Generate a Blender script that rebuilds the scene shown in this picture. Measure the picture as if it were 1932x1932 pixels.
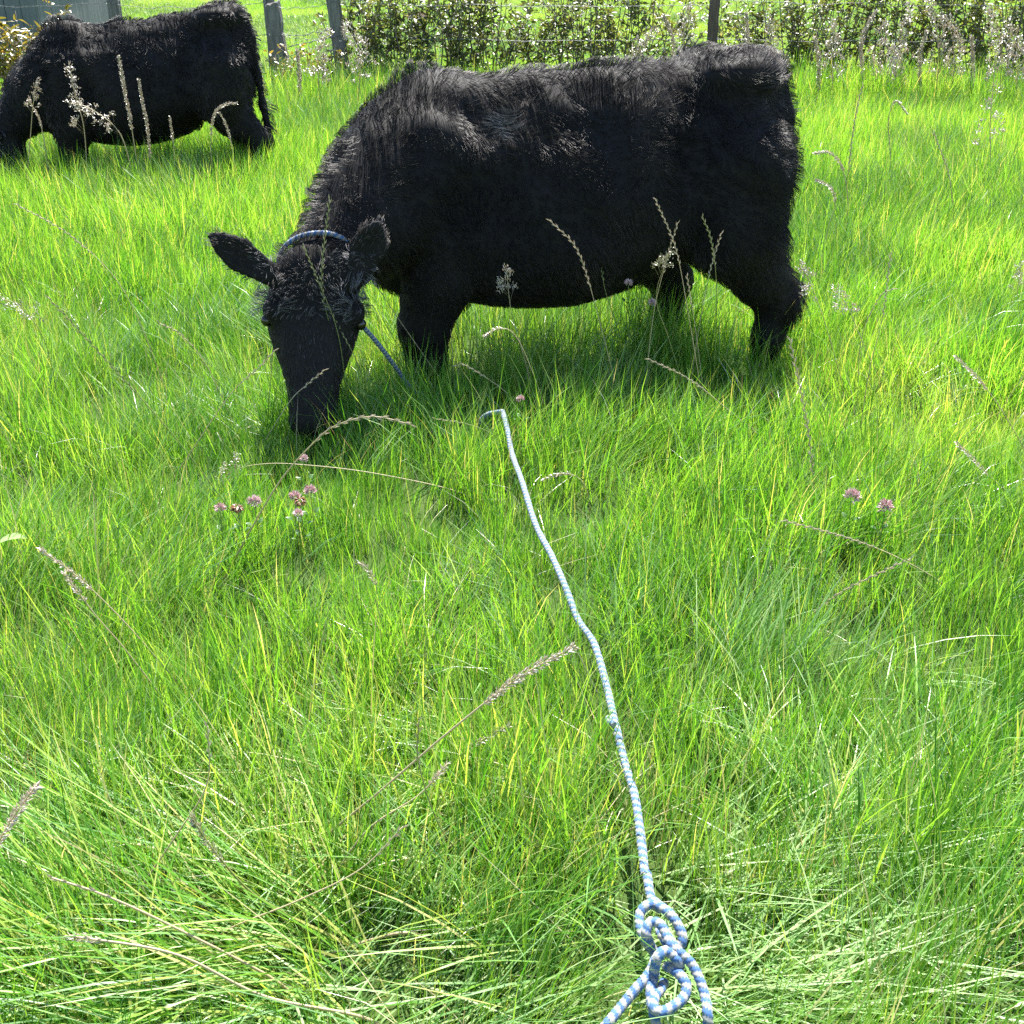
import bpy, math, random
import numpy as np
from mathutils import Vector, Matrix, Euler, kdtree

for o in list(bpy.data.objects):
    bpy.data.objects.remove(o, do_unlink=True)
scene = bpy.context.scene
col = scene.collection
random.seed(7)
RNG = np.random.default_rng(7)
rad = math.radians

# ------------------------------------------------------------------ camera
CAM_H, PITCH, FPX = 1.6, 28.0, 1098.0
cam_d = bpy.data.cameras.new('camera')
cam_d.sensor_width = 36.0
cam_d.lens = 36.0 * FPX / 1024.0
cam_d.clip_start = 0.05
cam_d.clip_end = 2000.0
cam = bpy.data.objects.new('camera', cam_d)
col.objects.link(cam)
cam.location = (0, 0, CAM_H)
cam.rotation_euler = (rad(90 - PITCH), 0, 0)
scene.camera = cam

# ------------------------------------------------------------------ world, sun, exposure
SUN_EL, SUN_AZ = 59.5, 8.0          # azimuth measured from straight ahead towards the right
world = bpy.data.worlds.new('World')
scene.world = world
world.use_nodes = True
wn = world.node_tree
bg = wn.nodes['Background']
sky = wn.nodes.new('ShaderNodeTexSky')
sky.sky_type = 'NISHITA'
sky.sun_disc = False
sky.sun_elevation = rad(SUN_EL)
sky.sun_rotation = rad(SUN_AZ)
sky.air_density = 1.0
sky.dust_density = 0.6
wn.links.new(sky.outputs['Color'], bg.inputs['Color'])
bg.inputs['Strength'].default_value = 0.095
sun_d = bpy.data.lights.new('sun', 'SUN')
sun_d.energy = 5.0
sun_d.angle = rad(0.53)
sun_d.color = (1.0, 0.955, 0.88)
sun = bpy.data.objects.new('sun', sun_d)
col.objects.link(sun)
SUN_DIR = Vector((math.sin(rad(SUN_AZ)) * math.cos(rad(SUN_EL)),
                  math.cos(rad(SUN_AZ)) * math.cos(rad(SUN_EL)), math.sin(rad(SUN_EL))))
sun.rotation_euler = (-SUN_DIR).to_track_quat('-Z', 'Y').to_euler()
sun.location = SUN_DIR * 40
vs = scene.view_settings
vs.view_transform = 'Standard'
vs.look = 'None'
vs.exposure = 1.95
vs.gamma = 1.0
vs.use_curve_mapping = False
scene.cycles.use_denoising = False
scene.cycles.max_bounces = 5
scene.cycles.diffuse_bounces = 2
scene.cycles.transmission_bounces = 3
scene.cycles.glossy_bounces = 1
scene.cycles.transparent_max_bounces = 6

# ------------------------------------------------------------------ helpers
def ray(px, py, S=1932.0):
    u = (px * 1024 / S - 512) / FPX
    v = (512 - py * 1024 / S) / FPX
    p = rad(PITCH)
    return np.array([u, math.cos(p) + v * math.sin(p), -math.sin(p) + v * math.cos(p)])
CAMV = np.array([0, 0, CAM_H])
def at_y(px, py, Y):
    r = ray(px, py); return CAMV + r * (Y / r[1])
def at_z(px, py, z):
    r = ray(px, py); return CAMV + r * ((z - CAM_H) / r[2])

def tag(o, label=None, cat=None, group=None, kind=None):
    if label: o['label'] = label
    if cat: o['category'] = cat
    if group: o['group'] = group
    if kind: o['kind'] = kind
    return o
def empty(name, loc=(0, 0, 0), rz=0.0):
    o = bpy.data.objects.new(name, None)
    o.empty_display_size = 0.1
    o.location = loc; o.rotation_euler = (0, 0, rz)
    col.objects.link(o)
    return o
def link(name, me, mat=None, parent=None, smooth=True):
    if mat is not None and not me.materials: me.materials.append(mat)
    o = bpy.data.objects.new(name, me)
    col.objects.link(o)
    if parent is not None: o.parent = parent
    return o
def np_mesh(name, V, faces, smooth=True, attrs=None):
    """V (n,3); faces: list of int arrays (m,3) or (m,4)."""
    me = bpy.data.meshes.new(name)
    V = np.ascontiguousarray(V, dtype=np.float32)
    me.vertices.add(len(V)); me.vertices.foreach_set('co', V.ravel())
    faces = [np.asarray(f, dtype=np.int32) for f in faces if len(f)]
    loops = np.concatenate([f.ravel() for f in faces])
    sizes = np.concatenate([np.full(len(f), f.shape[1], np.int32) for f in faces])
    starts = np.concatenate([[0], np.cumsum(sizes)[:-1]]).astype(np.int32)
    me.loops.add(len(loops)); me.loops.foreach_set('vertex_index', loops)
    me.polygons.add(len(sizes)); me.polygons.foreach_set('loop_start', starts)
    me.polygons.foreach_set('loop_total', sizes)
    me.polygons.foreach_set('use_smooth', np.full(len(sizes), smooth, bool))
    me.update(calc_edges=True)
    if attrs:
        for k, a in attrs.items():
            a = np.ascontiguousarray(a, dtype=np.float32)
            if a.ndim == 1:
                at = me.attributes.new(k, 'FLOAT', 'POINT'); at.data.foreach_set('value', a)
            else:
                at = me.attributes.new(k, 'FLOAT_COLOR', 'POINT')
                at.data.foreach_set('color', np.concatenate([a, np.ones((len(a), 1), np.float32)], 1).ravel())
    return me
class MB:
    """collects pieces of geometry for ONE mesh"""
    def __init__(s): s.V = []; s.F3 = []; s.F4 = []; s.C = []; s.n = 0
    def add(s, V, F3=None, F4=None, c=0.0):
        V = np.asarray(V, float); s.V.append(V)
        if F3 is not None and len(F3): s.F3.append(np.asarray(F3, int) + s.n)
        if F4 is not None and len(F4): s.F4.append(np.asarray(F4, int) + s.n)
        s.C.append(np.full(len(V), c) if np.isscalar(c) else np.asarray(c)); s.n += len(V)
    def mesh(s, name, smooth=True):
        fs = []
        if s.F3: fs.append(np.concatenate(s.F3))
        if s.F4: fs.append(np.concatenate(s.F4))
        return np_mesh(name, np.concatenate(s.V), fs, smooth, {'c': np.concatenate(s.C)})
    def box(s, c, half, R=None, jit=0.0, cc=0.0):
        v = np.array([[x, y, z] for x in (-1, 1) for y in (-1, 1) for z in (-1, 1)], float) * np.array(half)
        if jit: v += RNG.normal(0, jit, v.shape)
        if R is not None: v = v @ np.array(R).T
        s.add(v + np.array(c), F4=[[0, 1, 3, 2], [4, 6, 7, 5], [0, 4, 5, 1], [2, 3, 7, 6], [0, 2, 6, 4], [1, 5, 7, 3]], c=cc)
def unit(v):
    v = np.asarray(v, float); return v / (np.linalg.norm(v) + 1e-12)
def resample(P, step):
    P = np.asarray(P, float)
    # catmull-rom
    Q = np.vstack([2 * P[0] - P[1], P, 2 * P[-1] - P[-2]])
    out = []
    for i in range(1, len(Q) - 2):
        p0, p1, p2, p3 = Q[i - 1:i + 3]
        n = max(2, int(np.linalg.norm(p2 - p1) / step * 1.5) + 1)
        t = np.linspace(0, 1, n, endpoint=False)[:, None]
        out.append(0.5 * (2 * p1 + (p2 - p0) * t + (2 * p0 - 5 * p1 + 4 * p2 - p3) * t ** 2 + (-p0 + 3 * p1 - 3 * p2 + p3) * t ** 3))
    out.append(P[-1:])
    A = np.vstack(out)
    d = np.concatenate([[0], np.cumsum(np.linalg.norm(np.diff(A, axis=0), axis=1))])
    n = max(3, int(d[-1] / step) + 1)
    s = np.linspace(0, d[-1], n)
    return np.stack([np.interp(s, d, A[:, k]) for k in range(3)], 1), s
def frames(P):
    T = np.gradient(P, axis=0); T /= np.linalg.norm(T, axis=1)[:, None] + 1e-12
    N = np.zeros_like(P)
    a = np.array([0, 0, 1.0]) if abs(T[0][2]) < 0.9 else np.array([1.0, 0, 0])
    n = unit(np.cross(T[0], a))
    for i in range(len(P)):
        n = unit(n - T[i] * (n @ T[i])); N[i] = n
    return T, N, np.cross(T, N)
def tube(P, r, k=8, cap=True):
    """V, F4, F3, angle, ring-index"""
    P = np.asarray(P, float); n = len(P)
    r = np.broadcast_to(np.asarray(r, float), (n,))
    T, N, B = frames(P)
    a = np.linspace(0, 2 * np.pi, k, endpoint=False)
    V = (P[:, None] + r[:, None, None] * (np.cos(a)[None, :, None] * N[:, None] + np.sin(a)[None, :, None] * B[:, None])).reshape(-1, 3)
    i = np.arange(n - 1)[:, None] * k; j = np.arange(k)[None]; j2 = (j + 1) % k
    F = np.stack([i + j, i + j2, i + k + j2, i + k + j], -1).reshape(-1, 4)
    F3 = []
    if cap:
        V = np.vstack([V, P[0], P[-1]])
        b = n * k
        F3 = [[b, (q + 1) % k, q] for q in range(k)] + [[b + 1, (n - 1) * k + q, (n - 1) * k + (q + 1) % k] for q in range(k)]
    return V, F, F3
class SN:
    """cheap smooth noise: sum of sines"""
    def __init__(s, freq, seed, n=7, dim=3):
        g = np.random.default_rng(seed)
        d = g.normal(size=(n, dim)); d /= np.linalg.norm(d, axis=1)[:, None]
        s.w = d * (freq * g.uniform(0.6, 1.6, n))[:, None] * 2 * np.pi; s.p = g.uniform(0, 6.28, n); s.n = n
    def __call__(s, P):
        return np.sin(np.asarray(P) @ s.w.T + s.p).sum(-1) / math.sqrt(s.n) * 0.8

# ------------------------------------------------------------------ materials
def new_mat(name):
    m = bpy.data.materials.new(name); m.use_nodes = True
    nt = m.node_tree; nt.nodes.clear()
    out = nt.nodes.new('ShaderNodeOutputMaterial')
    return m, nt, out
def N(nt, t, **kw):
    n = nt.nodes.new(t)
    for k, v in kw.items(): setattr(n, k, v)
    return n
def ramp(nt, stops, src=None):
    r = nt.nodes.new('ShaderNodeValToRGB')
    e = r.color_ramp.elements
    while len(e) < len(stops): e.new(0.5)
    for q, (p, c) in zip(e, stops): q.position = p; q.color = (*c, 1)
    if src is not None: nt.links.new(src, r.inputs['Fac'])
    return r
def simple_mat(name, stops, rough=0.8, scale=30.0, spec=0.3, bump=0.0, stretch=(1, 1, 1), attr=None, detail=4):
    m, nt, out = new_mat(name)
    b = N(nt, 'ShaderNodeBsdfPrincipled')
    tc = N(nt, 'ShaderNodeTexCoord'); mp = N(nt, 'ShaderNodeMapping'); mp.inputs['Scale'].default_value = stretch
    nz = N(nt, 'ShaderNodeTexNoise'); nz.inputs['Scale'].default_value = scale; nz.inputs['Detail'].default_value = detail
    nt.links.new(tc.outputs['Object'], mp.inputs['Vector']); nt.links.new(mp.outputs[0], nz.inputs['Vector'])
    src = nz.outputs['Fac']
    if attr:
        a = N(nt, 'ShaderNodeAttribute', attribute_name=attr)
        mx = N(nt, 'ShaderNodeMath', operation='MULTIPLY_ADD'); mx.inputs[1].default_value = 0.35
        nt.links.new(src, mx.inputs[0]); nt.links.new(a.outputs['Fac'], mx.inputs[2]); src = mx.outputs[0]
    r = ramp(nt, stops, src)
    nt.links.new(r.outputs['Color'], b.inputs['Base Color'])
    b.inputs['Roughness'].default_value = rough
    b.inputs['Specular IOR Level'].default_value = spec
    if bump:
        bp = N(nt, 'ShaderNodeBump'); bp.inputs['Strength'].default_value = bump; bp.inputs['Distance'].default_value = 0.02
        nt.links.new(nz.outputs['Fac'], bp.inputs['Height']); nt.links.new(bp.outputs[0], b.inputs['Normal'])
    nt.links.new(b.outputs[0], out.inputs['Surface'])
    return m
def leaf_mat(name, stops, trans=0.5, gloss=0.12, rough=0.45, tint=(1.15, 1.1, 0.5), patch=None, rand_amt=0.25, patch_amt=0.35):
    """two-sided leaf: reflects and lets light through; colour from attribute c, instance random and a soft patchiness"""
    m, nt, out = new_mat(name)
    a = N(nt, 'ShaderNodeAttribute', attribute_name='c')
    oi = N(nt, 'ShaderNodeObjectInfo')
    s1 = N(nt, 'ShaderNodeMath', operation='MULTIPLY_ADD')
    nt.links.new(oi.outputs['Random'], s1.inputs[0]); s1.inputs[1].default_value = rand_amt
    nt.links.new(a.outputs['Fac'], s1.inputs[2])
    src = s1.outputs[0]
    if patch:
        g = N(nt, 'ShaderNodeNewGeometry'); nz = N(nt, 'ShaderNodeTexNoise'); nz.inputs['Scale'].default_value = patch
        nz.inputs['Detail'].default_value = 2
        nt.links.new(g.outputs['Position'], nz.inputs['Vector'])
        s2 = N(nt, 'ShaderNodeMath', operation='SUBTRACT'); s2.inputs[1].default_value = 0.5
        nt.links.new(nz.outputs['Fac'], s2.inputs[0])
        s3 = N(nt, 'ShaderNodeMath', operation='MULTIPLY_ADD'); s3.inputs[1].default_value = patch_amt
        nt.links.new(s2.outputs[0], s3.inputs[0]); nt.links.new(src, s3.inputs[2]); src = s3.outputs[0]
    r = ramp(nt, stops, src)
    d = N(nt, 'ShaderNodeBsdfDiffuse'); t = N(nt, 'ShaderNodeBsdfTranslucent'); gl = N(nt, 'ShaderNodeBsdfGlossy')
    gl.inputs['Roughness'].default_value = rough
    gl.inputs['Color'].default_value = (1, 1, 1, 1)
    tm = N(nt, 'ShaderNodeMix', data_type='RGBA', blend_type='MULTIPLY'); tm.inputs['Factor'].default_value = 1
    tm.inputs[7].default_value = (*tint, 1)
    nt.links.new(r.outputs['Color'], tm.inputs[6])
    nt.links.new(r.outputs['Color'], d.inputs['Color']); nt.links.new(tm.outputs[2], t.inputs['Color'])
    m1 = N(nt, 'ShaderNodeMixShader'); m1.inputs[0].default_value = trans
    nt.links.new(d.outputs[0], m1.inputs[1]); nt.links.new(t.outputs[0], m1.inputs[2])
    fr = N(nt, 'ShaderNodeFresnel'); fr.inputs['IOR'].default_value = 1.38
    fm = N(nt, 'ShaderNodeMath', operation='MULTIPLY_ADD'); fm.inputs[1].default_value = gloss * 3; fm.inputs[2].default_value = gloss * 0.12
    nt.links.new(fr.outputs[0], fm.inputs[0])
    m2 = N(nt, 'ShaderNodeMixShader')
    nt.links.new(fm.outputs[0], m2.inputs[0]); nt.links.new(m1.outputs[0], m2.inputs[1]); nt.links.new(gl.outputs[0], m2.inputs[2])
    nt.links.new(m2.outputs[0], out.inputs['Surface'])
    return m

M = {}
M['soil'] = simple_mat('soil_and_moss', [(0.3, (0.028, 0.055, 0.012)), (0.7, (0.055, 0.085, 0.022))], 0.95, 8, 0.1)
M['grass'] = leaf_mat('meadow_grass', [(0.0, (0.045, 0.17, 0.014)), (0.28, (0.125, 0.31, 0.03)), (0.55, (0.22, 0.41, 0.05)), (0.76, (0.36, 0.47, 0.10)),
                                       (0.90, (0.44, 0.44, 0.13)), (1.0, (0.48, 0.44, 0.24))], 0.52, 0.035, 0.5, (1.3, 1.2, 0.6), 0.9, rand_amt=0.0, patch_amt=0.24)
M['coarse'] = leaf_mat('coarse_grass', [(0.0, (0.10, 0.24, 0.05)), (0.5, (0.19, 0.36, 0.10)), (1.0, (0.34, 0.44, 0.20))], 0.45, 0.035, 0.5, (1.2, 1.2, 0.6), rand_amt=0.0)
M['lawn'] = leaf_mat('short_field_grass', [(0.0, (0.11, 0.26, 0.03)), (0.5, (0.20, 0.36, 0.05)), (1.0, (0.36, 0.40, 0.14))], 0.5, 0.04, 0.5, (1.2, 1.2, 0.6), 0.25)
M['straw'] = leaf_mat('dry_straw', [(0.0, (0.18, 0.20, 0.06)), (0.5, (0.34, 0.28, 0.13)), (1.0, (0.48, 0.40, 0.24))], 0.3, 0.15, 0.5, (1.1, 1.0, 0.7))
M['seed'] = leaf_mat('seed_husk', [(0.0, (0.24, 0.20, 0.11)), (0.5, (0.42, 0.34, 0.24)), (1.0, (0.60, 0.50, 0.40))], 0.4, 0.12, 0.55, (1.05, 1.0, 0.85))
M['seedgreen'] = leaf_mat('green_seed_husk', [(0.0, (0.13, 0.20, 0.05)), (0.5, (0.26, 0.27, 0.10)), (1.0, (0.42, 0.37, 0.22))], 0.4, 0.12, 0.55, (1.05, 1.0, 0.7))
M['stemgreen'] = leaf_mat('green_stem', [(0.0, (0.07, 0.16, 0.02)), (0.5, (0.16, 0.23, 0.04)), (1.0, (0.30, 0.28, 0.11))], 0.3, 0.15, 0.4)

# ------------------------------------------------------------------ ground (one sheet to the horizon)
bump1 = SN(0.55, 3, 6, 2); bump2 = SN(0.14, 4, 5, 2)
def gz(x, y):
    P = np.stack([np.asarray(x, float), np.asarray(y, float)], -1)
    fall = np.clip(1 - (np.hypot(P[..., 0], P[..., 1]) - 30) / 30, 0, 1)
    return (0.018 * bump1(P) + 0.03 * bump2(P)) * fall - 0.01
def axis_pts():
    a = np.concatenate([np.arange(0, 16, 0.25), np.geomspace(16, 900, 30)])
    return np.unique(np.concatenate([-a, a]))
gx = axis_pts(); gy = axis_pts() + 8
XX, YY = np.meshgrid(gx, gy, indexing='ij')
GV = np.stack([XX, YY, gz(XX, YY)], -1).reshape(-1, 3)
nx_, ny_ = len(gx), len(gy)
ii = (np.arange(nx_ - 1)[:, None] * ny_ + np.arange(ny_ - 1)[None]).ravel()
ground = link('ground', np_mesh('ground', GV, [np.stack([ii, ii + ny_, ii + ny_ + 1, ii + 1], 1)]), M['soil'])
tag(ground, 'dark mossy soil of the pasture under the grass', 'ground', kind='structure')

# ------------------------------------------------------------------ cattle: a distance field turned into one skin, plus a coat of hair
class Field:
    def __init__(s, lo, hi, h):
        s.h = h; s.lo = np.array(lo, float)
        s.n = np.ceil((np.array(hi) - s.lo) / h).astype(int) + 1
        s.ax = [(s.lo[k] + h * np.arange(s.n[k])).astype(np.float32) for k in range(3)]
        s.F = np.full(s.n, 1.0, np.float32)
    def win(s, lo, hi):
        a = np.clip(np.floor((np.array(lo) - s.lo) / s.h).astype(int), 0, s.n - 1)
        b = np.clip(np.ceil((np.array(hi) - s.lo) / s.h).astype(int) + 1, 1, s.n)
        sl = tuple(slice(a[k], b[k]) for k in range(3))
        X = s.ax[0][sl[0]][:, None, None]; Y = s.ax[1][sl[1]][None, :, None]; Z = s.ax[2][sl[2]][None, None, :]
        return sl, X, Y, Z
    def blend(s, sl, d, k):
        F = s.F[sl]
        if k <= 0: s.F[sl] = np.minimum(F, d); return
        h = np.maximum(k - np.abs(F - d), 0) / k
        s.F[sl] = np.minimum(F, d) - h * h * h * k / 6
    def cone(s, a, b, ra, rb, k=0.05):
        a = np.asarray(a, float); b = np.asarray(b, float); m = max(ra, rb) + k + 0.06
        sl, X, Y, Z = s.win(np.minimum(a, b) - m, np.maximum(a, b) + m)
        ab = b - a
        t = ((X - a[0]) * ab[0] + (Y - a[1]) * ab[1] + (Z - a[2]) * ab[2]) / (ab @ ab)
        t = np.clip(t, 0, 1)
        d = np.sqrt((X - a[0] - t * ab[0]) ** 2 + (Y - a[1] - t * ab[1]) ** 2 + (Z - a[2] - t * ab[2]) ** 2) - (ra + (rb - ra) * t)
        s.blend(sl, d, k)
    def chain(s, pts, k=0.05):
        for p, q in zip(pts[:-1], pts[1:]): s.cone(p[:3], q[:3], p[3], q[3], k)
    def ell(s, c, R, r, k=0.05, sub=False):
        """ellipsoid: rows of R are its axes"""
        c = np.asarray(c, float); r = np.asarray(r, float); R = np.asarray(R, float); m = max(r) + k + 0.05
        sl, X, Y, Z = s.win(c - m, c + m)
        q = [((X - c[0]) * R[i][0] + (Y - c[1]) * R[i][1] + (Z - c[2]) * R[i][2]) for i in range(3)]
        k0 = np.sqrt(sum((q[i] / r[i]) ** 2 for i in range(3))); k1 = np.sqrt(sum((q[i] / r[i] ** 2) ** 2 for i in range(3))) + 1e-6
        d = k0 * (k0 - 1) / k1
        if sub:
            F = s.F[sl]; s.F[sl] = np.maximum(F, -d)
        else: s.blend(sl, d, k)
    def loft(s, o, R, prof, k=0.04, n=2.2, pear=0.0):
        """along R[0]: rows (t, half width along R[1], half depth along R[2], centre along R[2])"""
        o = np.asarray(o, float); prof = np.array(prof, float); L = prof[:, 0]
        m = prof[:, 1:3].max() + abs(prof[:, 3]).max() + k + 0.04
        e0 = o + R[0] * L[0]; e1 = o + R[0] * L[-1]
        sl, X, Y, Z = s.win(np.minimum(e0, e1) - m, np.maximum(e0, e1) + m)
        q = [((X - o[0]) * R[i][0] + (Y - o[1]) * R[i][1] + (Z - o[2]) * R[i][2]) for i in range(3)]
        w = np.interp(q[0], L, prof[:, 1]); dd = np.interp(q[0], L, prof[:, 2]); cc = np.interp(q[0], L, prof[:, 3])
        if pear: w = w * (1 - pear * np.clip((q[2] - cc) / dd, -1, 1))
        e = np.maximum(np.maximum(L[0] - q[0], q[0] - L[-1]), 0)
        k0 = (np.abs(q[1] / w) ** n + np.abs((q[2] - cc) / dd) ** n + 1e-9) ** (1 / n)
        d = (k0 - 1) * np.minimum(w, dd)
        d = np.where(e > 0, np.sqrt(np.maximum(d, 0) ** 2 + e ** 2), d)
        s.blend(sl, d.astype(np.float32), k)
    def sample(s, P):
        q = (np.asarray(P) - s.lo) / s.h
        i = np.clip(np.round(q).astype(int), 0, s.n - 1)
        return s.F[i[..., 0], i[..., 1], i[..., 2]]
    def surface(s, smooth=3):
        F = s.F; n = s.n
        ins = F < 0
        c = [ins[dx:n[0] - 1 + dx, dy:n[1] - 1 + dy, dz:n[2] - 1 + dz] for dx in (0, 1) for dy in (0, 1) for dz in (0, 1)]
        sm = sum(q.astype(np.int8) for q in c)
        act = (sm > 0) & (sm < 8)
        idx = np.full(act.shape, -1, np.int64); A = np.argwhere(act); idx[act] = np.arange(len(A))
        acc = np.zeros((len(A), 3)); cnt = np.zeros(len(A))
        off = [(dx, dy, dz) for dx in (0, 1) for dy in (0, 1) for dz in (0, 1)]
        val = [F[A[:, 0] + o[0], A[:, 1] + o[1], A[:, 2] + o[2]] for o in off]
        for i in range(8):
            for j in range(i + 1, 8):
                if sum(abs(a - b) for a, b in zip(off[i], off[j])) != 1: continue
                x = (val[i] < 0) != (val[j] < 0)
                t = val[i][x] / (val[i][x] - val[j][x])
                acc[x] += np.array(off[i]) + t[:, None] * (np.array(off[j]) - np.array(off[i])); cnt[x] += 1
        V = (A + acc / cnt[:, None]) * s.h + s.lo
        Q = []
        for ax in range(3):
            sh = list(n); sh[ax] -= 1
            a = ins[tuple(slice(0, n[k] - 1) if k == ax else slice(None) for k in range(3))]
            b = ins[tuple(slice(1, n[k]) if k == ax else slice(None) for k in range(3))]
            E = np.argwhere(a != b); fl = a[tuple(E.T)]
            o1, o2 = [k for k in range(3) if k != ax]
            ok = (E[:, o1] > 0) & (E[:, o2] > 0) & (E[:, o1] < n[o1] - 1) & (E[:, o2] < n[o2] - 1)
            E = E[ok]; fl = fl[ok]
            def g(d1, d2):
                e = E.copy(); e[:, o1] -= d1; e[:, o2] -= d2; return idx[e[:, 0], e[:, 1], e[:, 2]]
            q = np.stack([g(1, 1), g(0, 1), g(0, 0), g(1, 0)], 1)
            if ax == 1: fl = ~fl
            q[~fl] = q[~fl][:, ::-1]
            Q.append(q)
        Q = np.concatenate(Q); Q = Q[(Q >= 0).all(1)]
        for _ in range(smooth):
            acc = np.zeros_like(V); cnt = np.zeros(len(V))
            for a, b in ((0, 1), (1, 2), (2, 3), (3, 0)):
                np.add.at(acc, Q[:, a], V[Q[:, b]]); np.add.at(cnt, Q[:, a], 1)
                np.add.at(acc, Q[:, b], V[Q[:, a]]); np.add.at(cnt, Q[:, b], 1)
            V = V + 0.5 * (acc / np.maximum(cnt, 1)[:, None] - V)
        return V, Q

def coat_mat(name):
    m, nt, out = new_mat(name)
    b = N(nt, 'ShaderNodeBsdfPrincipled')
    a = N(nt, 'ShaderNodeAttribute', attribute_name='c')
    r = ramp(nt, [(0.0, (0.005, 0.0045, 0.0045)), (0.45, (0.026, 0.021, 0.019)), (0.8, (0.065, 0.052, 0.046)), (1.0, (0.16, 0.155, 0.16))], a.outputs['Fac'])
    nt.links.new(r.outputs[0], b.inputs['Base Color'])
    b.inputs['Roughness'].default_value = 0.48
    b.inputs['Specular IOR Level'].default_value = 0.30
    nt.links.new(b.outputs[0], out.inputs['Surface'])
    return m
M['coat'] = coat_mat('black_hair')
M['hide'] = simple_mat('black_hide', [(0.3, (0.004, 0.004, 0.0045)), (0.7, (0.009, 0.008, 0.008))], 0.7, 40, 0.2)
M['eye'] = simple_mat('dark_eye', [(0.3, (0.006, 0.004, 0.003)), (0.7, (0.012, 0.008, 0.005))], 0.08, 40, 0.6)
M['hoof'] = simple_mat('dark_horn_hoof', [(0.3, (0.02, 0.017, 0.014)), (0.7, (0.05, 0.042, 0.035))], 0.5, 40, 0.4)

def build_cow(name, loc, rz, scale, h, hairs, label, head, hair_w, seed, legs, tail_sway=0.0, pale=None):
    g = np.random.default_rng(seed)
    fld = Field((-1.12, -0.58, -0.02), (1.72, 0.85, 1.30), h)
    I3 = np.eye(3)
    # trunk: (x, half width, half depth, centre height)
    tr = np.array([(-0.84, .05, .10, .90), (-0.80, .12, .20, .90), (-0.72, .20, .32, .85), (-0.60, .255, .345, .84), (-0.42, .285, .360, .815), (-0.2, .315, .395, .765),
          (0.0, .335, .42, .725), (0.2, .325, .415, .72), (0.38, .295, .40, .73), (0.52, .255, .375, .745), (0.64, .21, .33, .76), (0.74, .15, .25, .75), (0.82, .06, .12, .72)])
    xs = np.linspace(tr[0, 0], tr[-1, 0], 60)
    def sm(c):
        v = np.interp(xs, tr[:, 0], tr[:, c]); kk = np.array([1, 2, 3, 2, 1]) / 9
        return np.convolve(np.pad(v, 2, mode='edge'), kk, 'valid')
    prof = np.stack([xs, sm(1), sm(2), sm(3)], 1)
    fld.loft((0, 0, 0), np.array([[1, 0, 0], [0, 1, 0], [0, 0, 1.0]]), prof, 0.02, 2.1, 0.33)
    fld.ell((-0.60, 0.14, 1.125), I3, (.15, .09, .08), 0.10)      # hip bones
    fld.ell((-0.60, -0.14, 1.125), I3, (.15, .09, .08), 0.10)
    fld.ell((0.50, 0.0, 1.07), I3, (.16, .12, .07), 0.10)        # withers
    fld.ell((-0.72, 0.0, 1.13), I3, (.11, .11, .08), 0.08)       # tail head
    for sgn in (1, -1):
        fld.ell((0.50, 0.17 * sgn, 0.74), np.array([unit((0.25, 0, 1)), unit((1, 0, -.25)), (0, 1, 0)]), (.27, .16, .12), 0.08)   # shoulder blade
        fld.ell((-0.60, 0.16 * sgn, 0.74), np.array([unit((-0.1, 0, 1)), unit((1, 0, .1)), (0, 1, 0)]), (.32, .20, .13), 0.08)     # thigh
    fld.ell((0.08, 0.0, 0.42), I3, (.44, .2, .12), 0.12)            # belly
    fld.ell((0.66, 0.0, 0.50), I3, (.13, .12, .14), 0.1)          # brisket
    hoof = []
    for (fx, hx), sgn in zip(legs, (1, -1)):
        y = 0.165 * sgn
        fld.chain([(0.54, y * 1.05, .62, .14), (0.52 + (fx - .56) * .4, y * 1.08, .46, .130), (fx, y, .27, .095), (fx - .005, y, .12, .075), (fx + .015, y, .055, .056)], 0.05)
        hoof.append((fx + .02, y))
        y = 0.175 * sgn
        kx = -0.50 + (hx + 0.80) * 0.35
        fld.chain([(-0.62, y, .80, .19), (kx - .09, y * 1.05, .58, .175), (hx + .08, y, .38, .105), (hx - .005, y, .29, .080), (hx + .02, y, .12, .062), (hx + .035, y, .055, .057)], 0.06)
        hoof.append((hx + .04, y))
    # tail
    tl = [(-0.80, 0, 1.10, .040), (-0.845, 0.01 + tail_sway * .2, .97, .030), (-0.855, 0.015 + tail_sway * .6, .75, .024), (-0.860, 0.02 + tail_sway, .50, .028), (-0.87, 0.02 + tail_sway, .36, .030), (-0.87, 0.02 + tail_sway, .26, .012)]
    fld.chain(tl, 0.02)
    # neck
    hd = head
    P = np.array(hd['poll'], float); Mz = np.array(hd['muzzle'], float); lat = unit(hd['lat'])
    a = unit(Mz - P); lat = unit(lat - a * (lat @ a)); nn = np.cross(lat, a)
    if nn @ np.array(hd['face']) < 0: nn = -nn
    Rh = np.array([a, lat, nn])
    nk = hd['neck']
    for p, q in zip(nk[:-1], nk[1:]):
        fld.cone(p[:3], q[:3], p[3], q[3], 0.10 if p[3] > .17 else .05)
    Lh = np.linalg.norm(Mz - P) / 0.58
    hp = [(-0.05, .07, .07, -.10), (0.0, .115, .10, -.10), (0.06, .142, .122, -.115), (0.13, .158, .138, -.125), (0.20, .158, .145, -.135), (0.27, .140, .14, -.135), (0.34, .112, .118, -.115),
          (0.42, .088, .092, -.095), (0.49, .080, .078, -.085), (0.55, .083, .070, -.085), (0.585, .066, .052, -.085)]
    hp = [(t * Lh, w * Lh, d * Lh, c * Lh) for t, w, d, c in hp]
    fld.loft(P + nn * .02, Rh, hp, 0.05, 2.3)
    for s_ in (1, -1):
        fld.ell(P + a * .17 * Lh + lat * s_ * .135 - nn * .03, Rh, (.045, .035, .05), 0.04)       # brow over the eye
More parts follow.
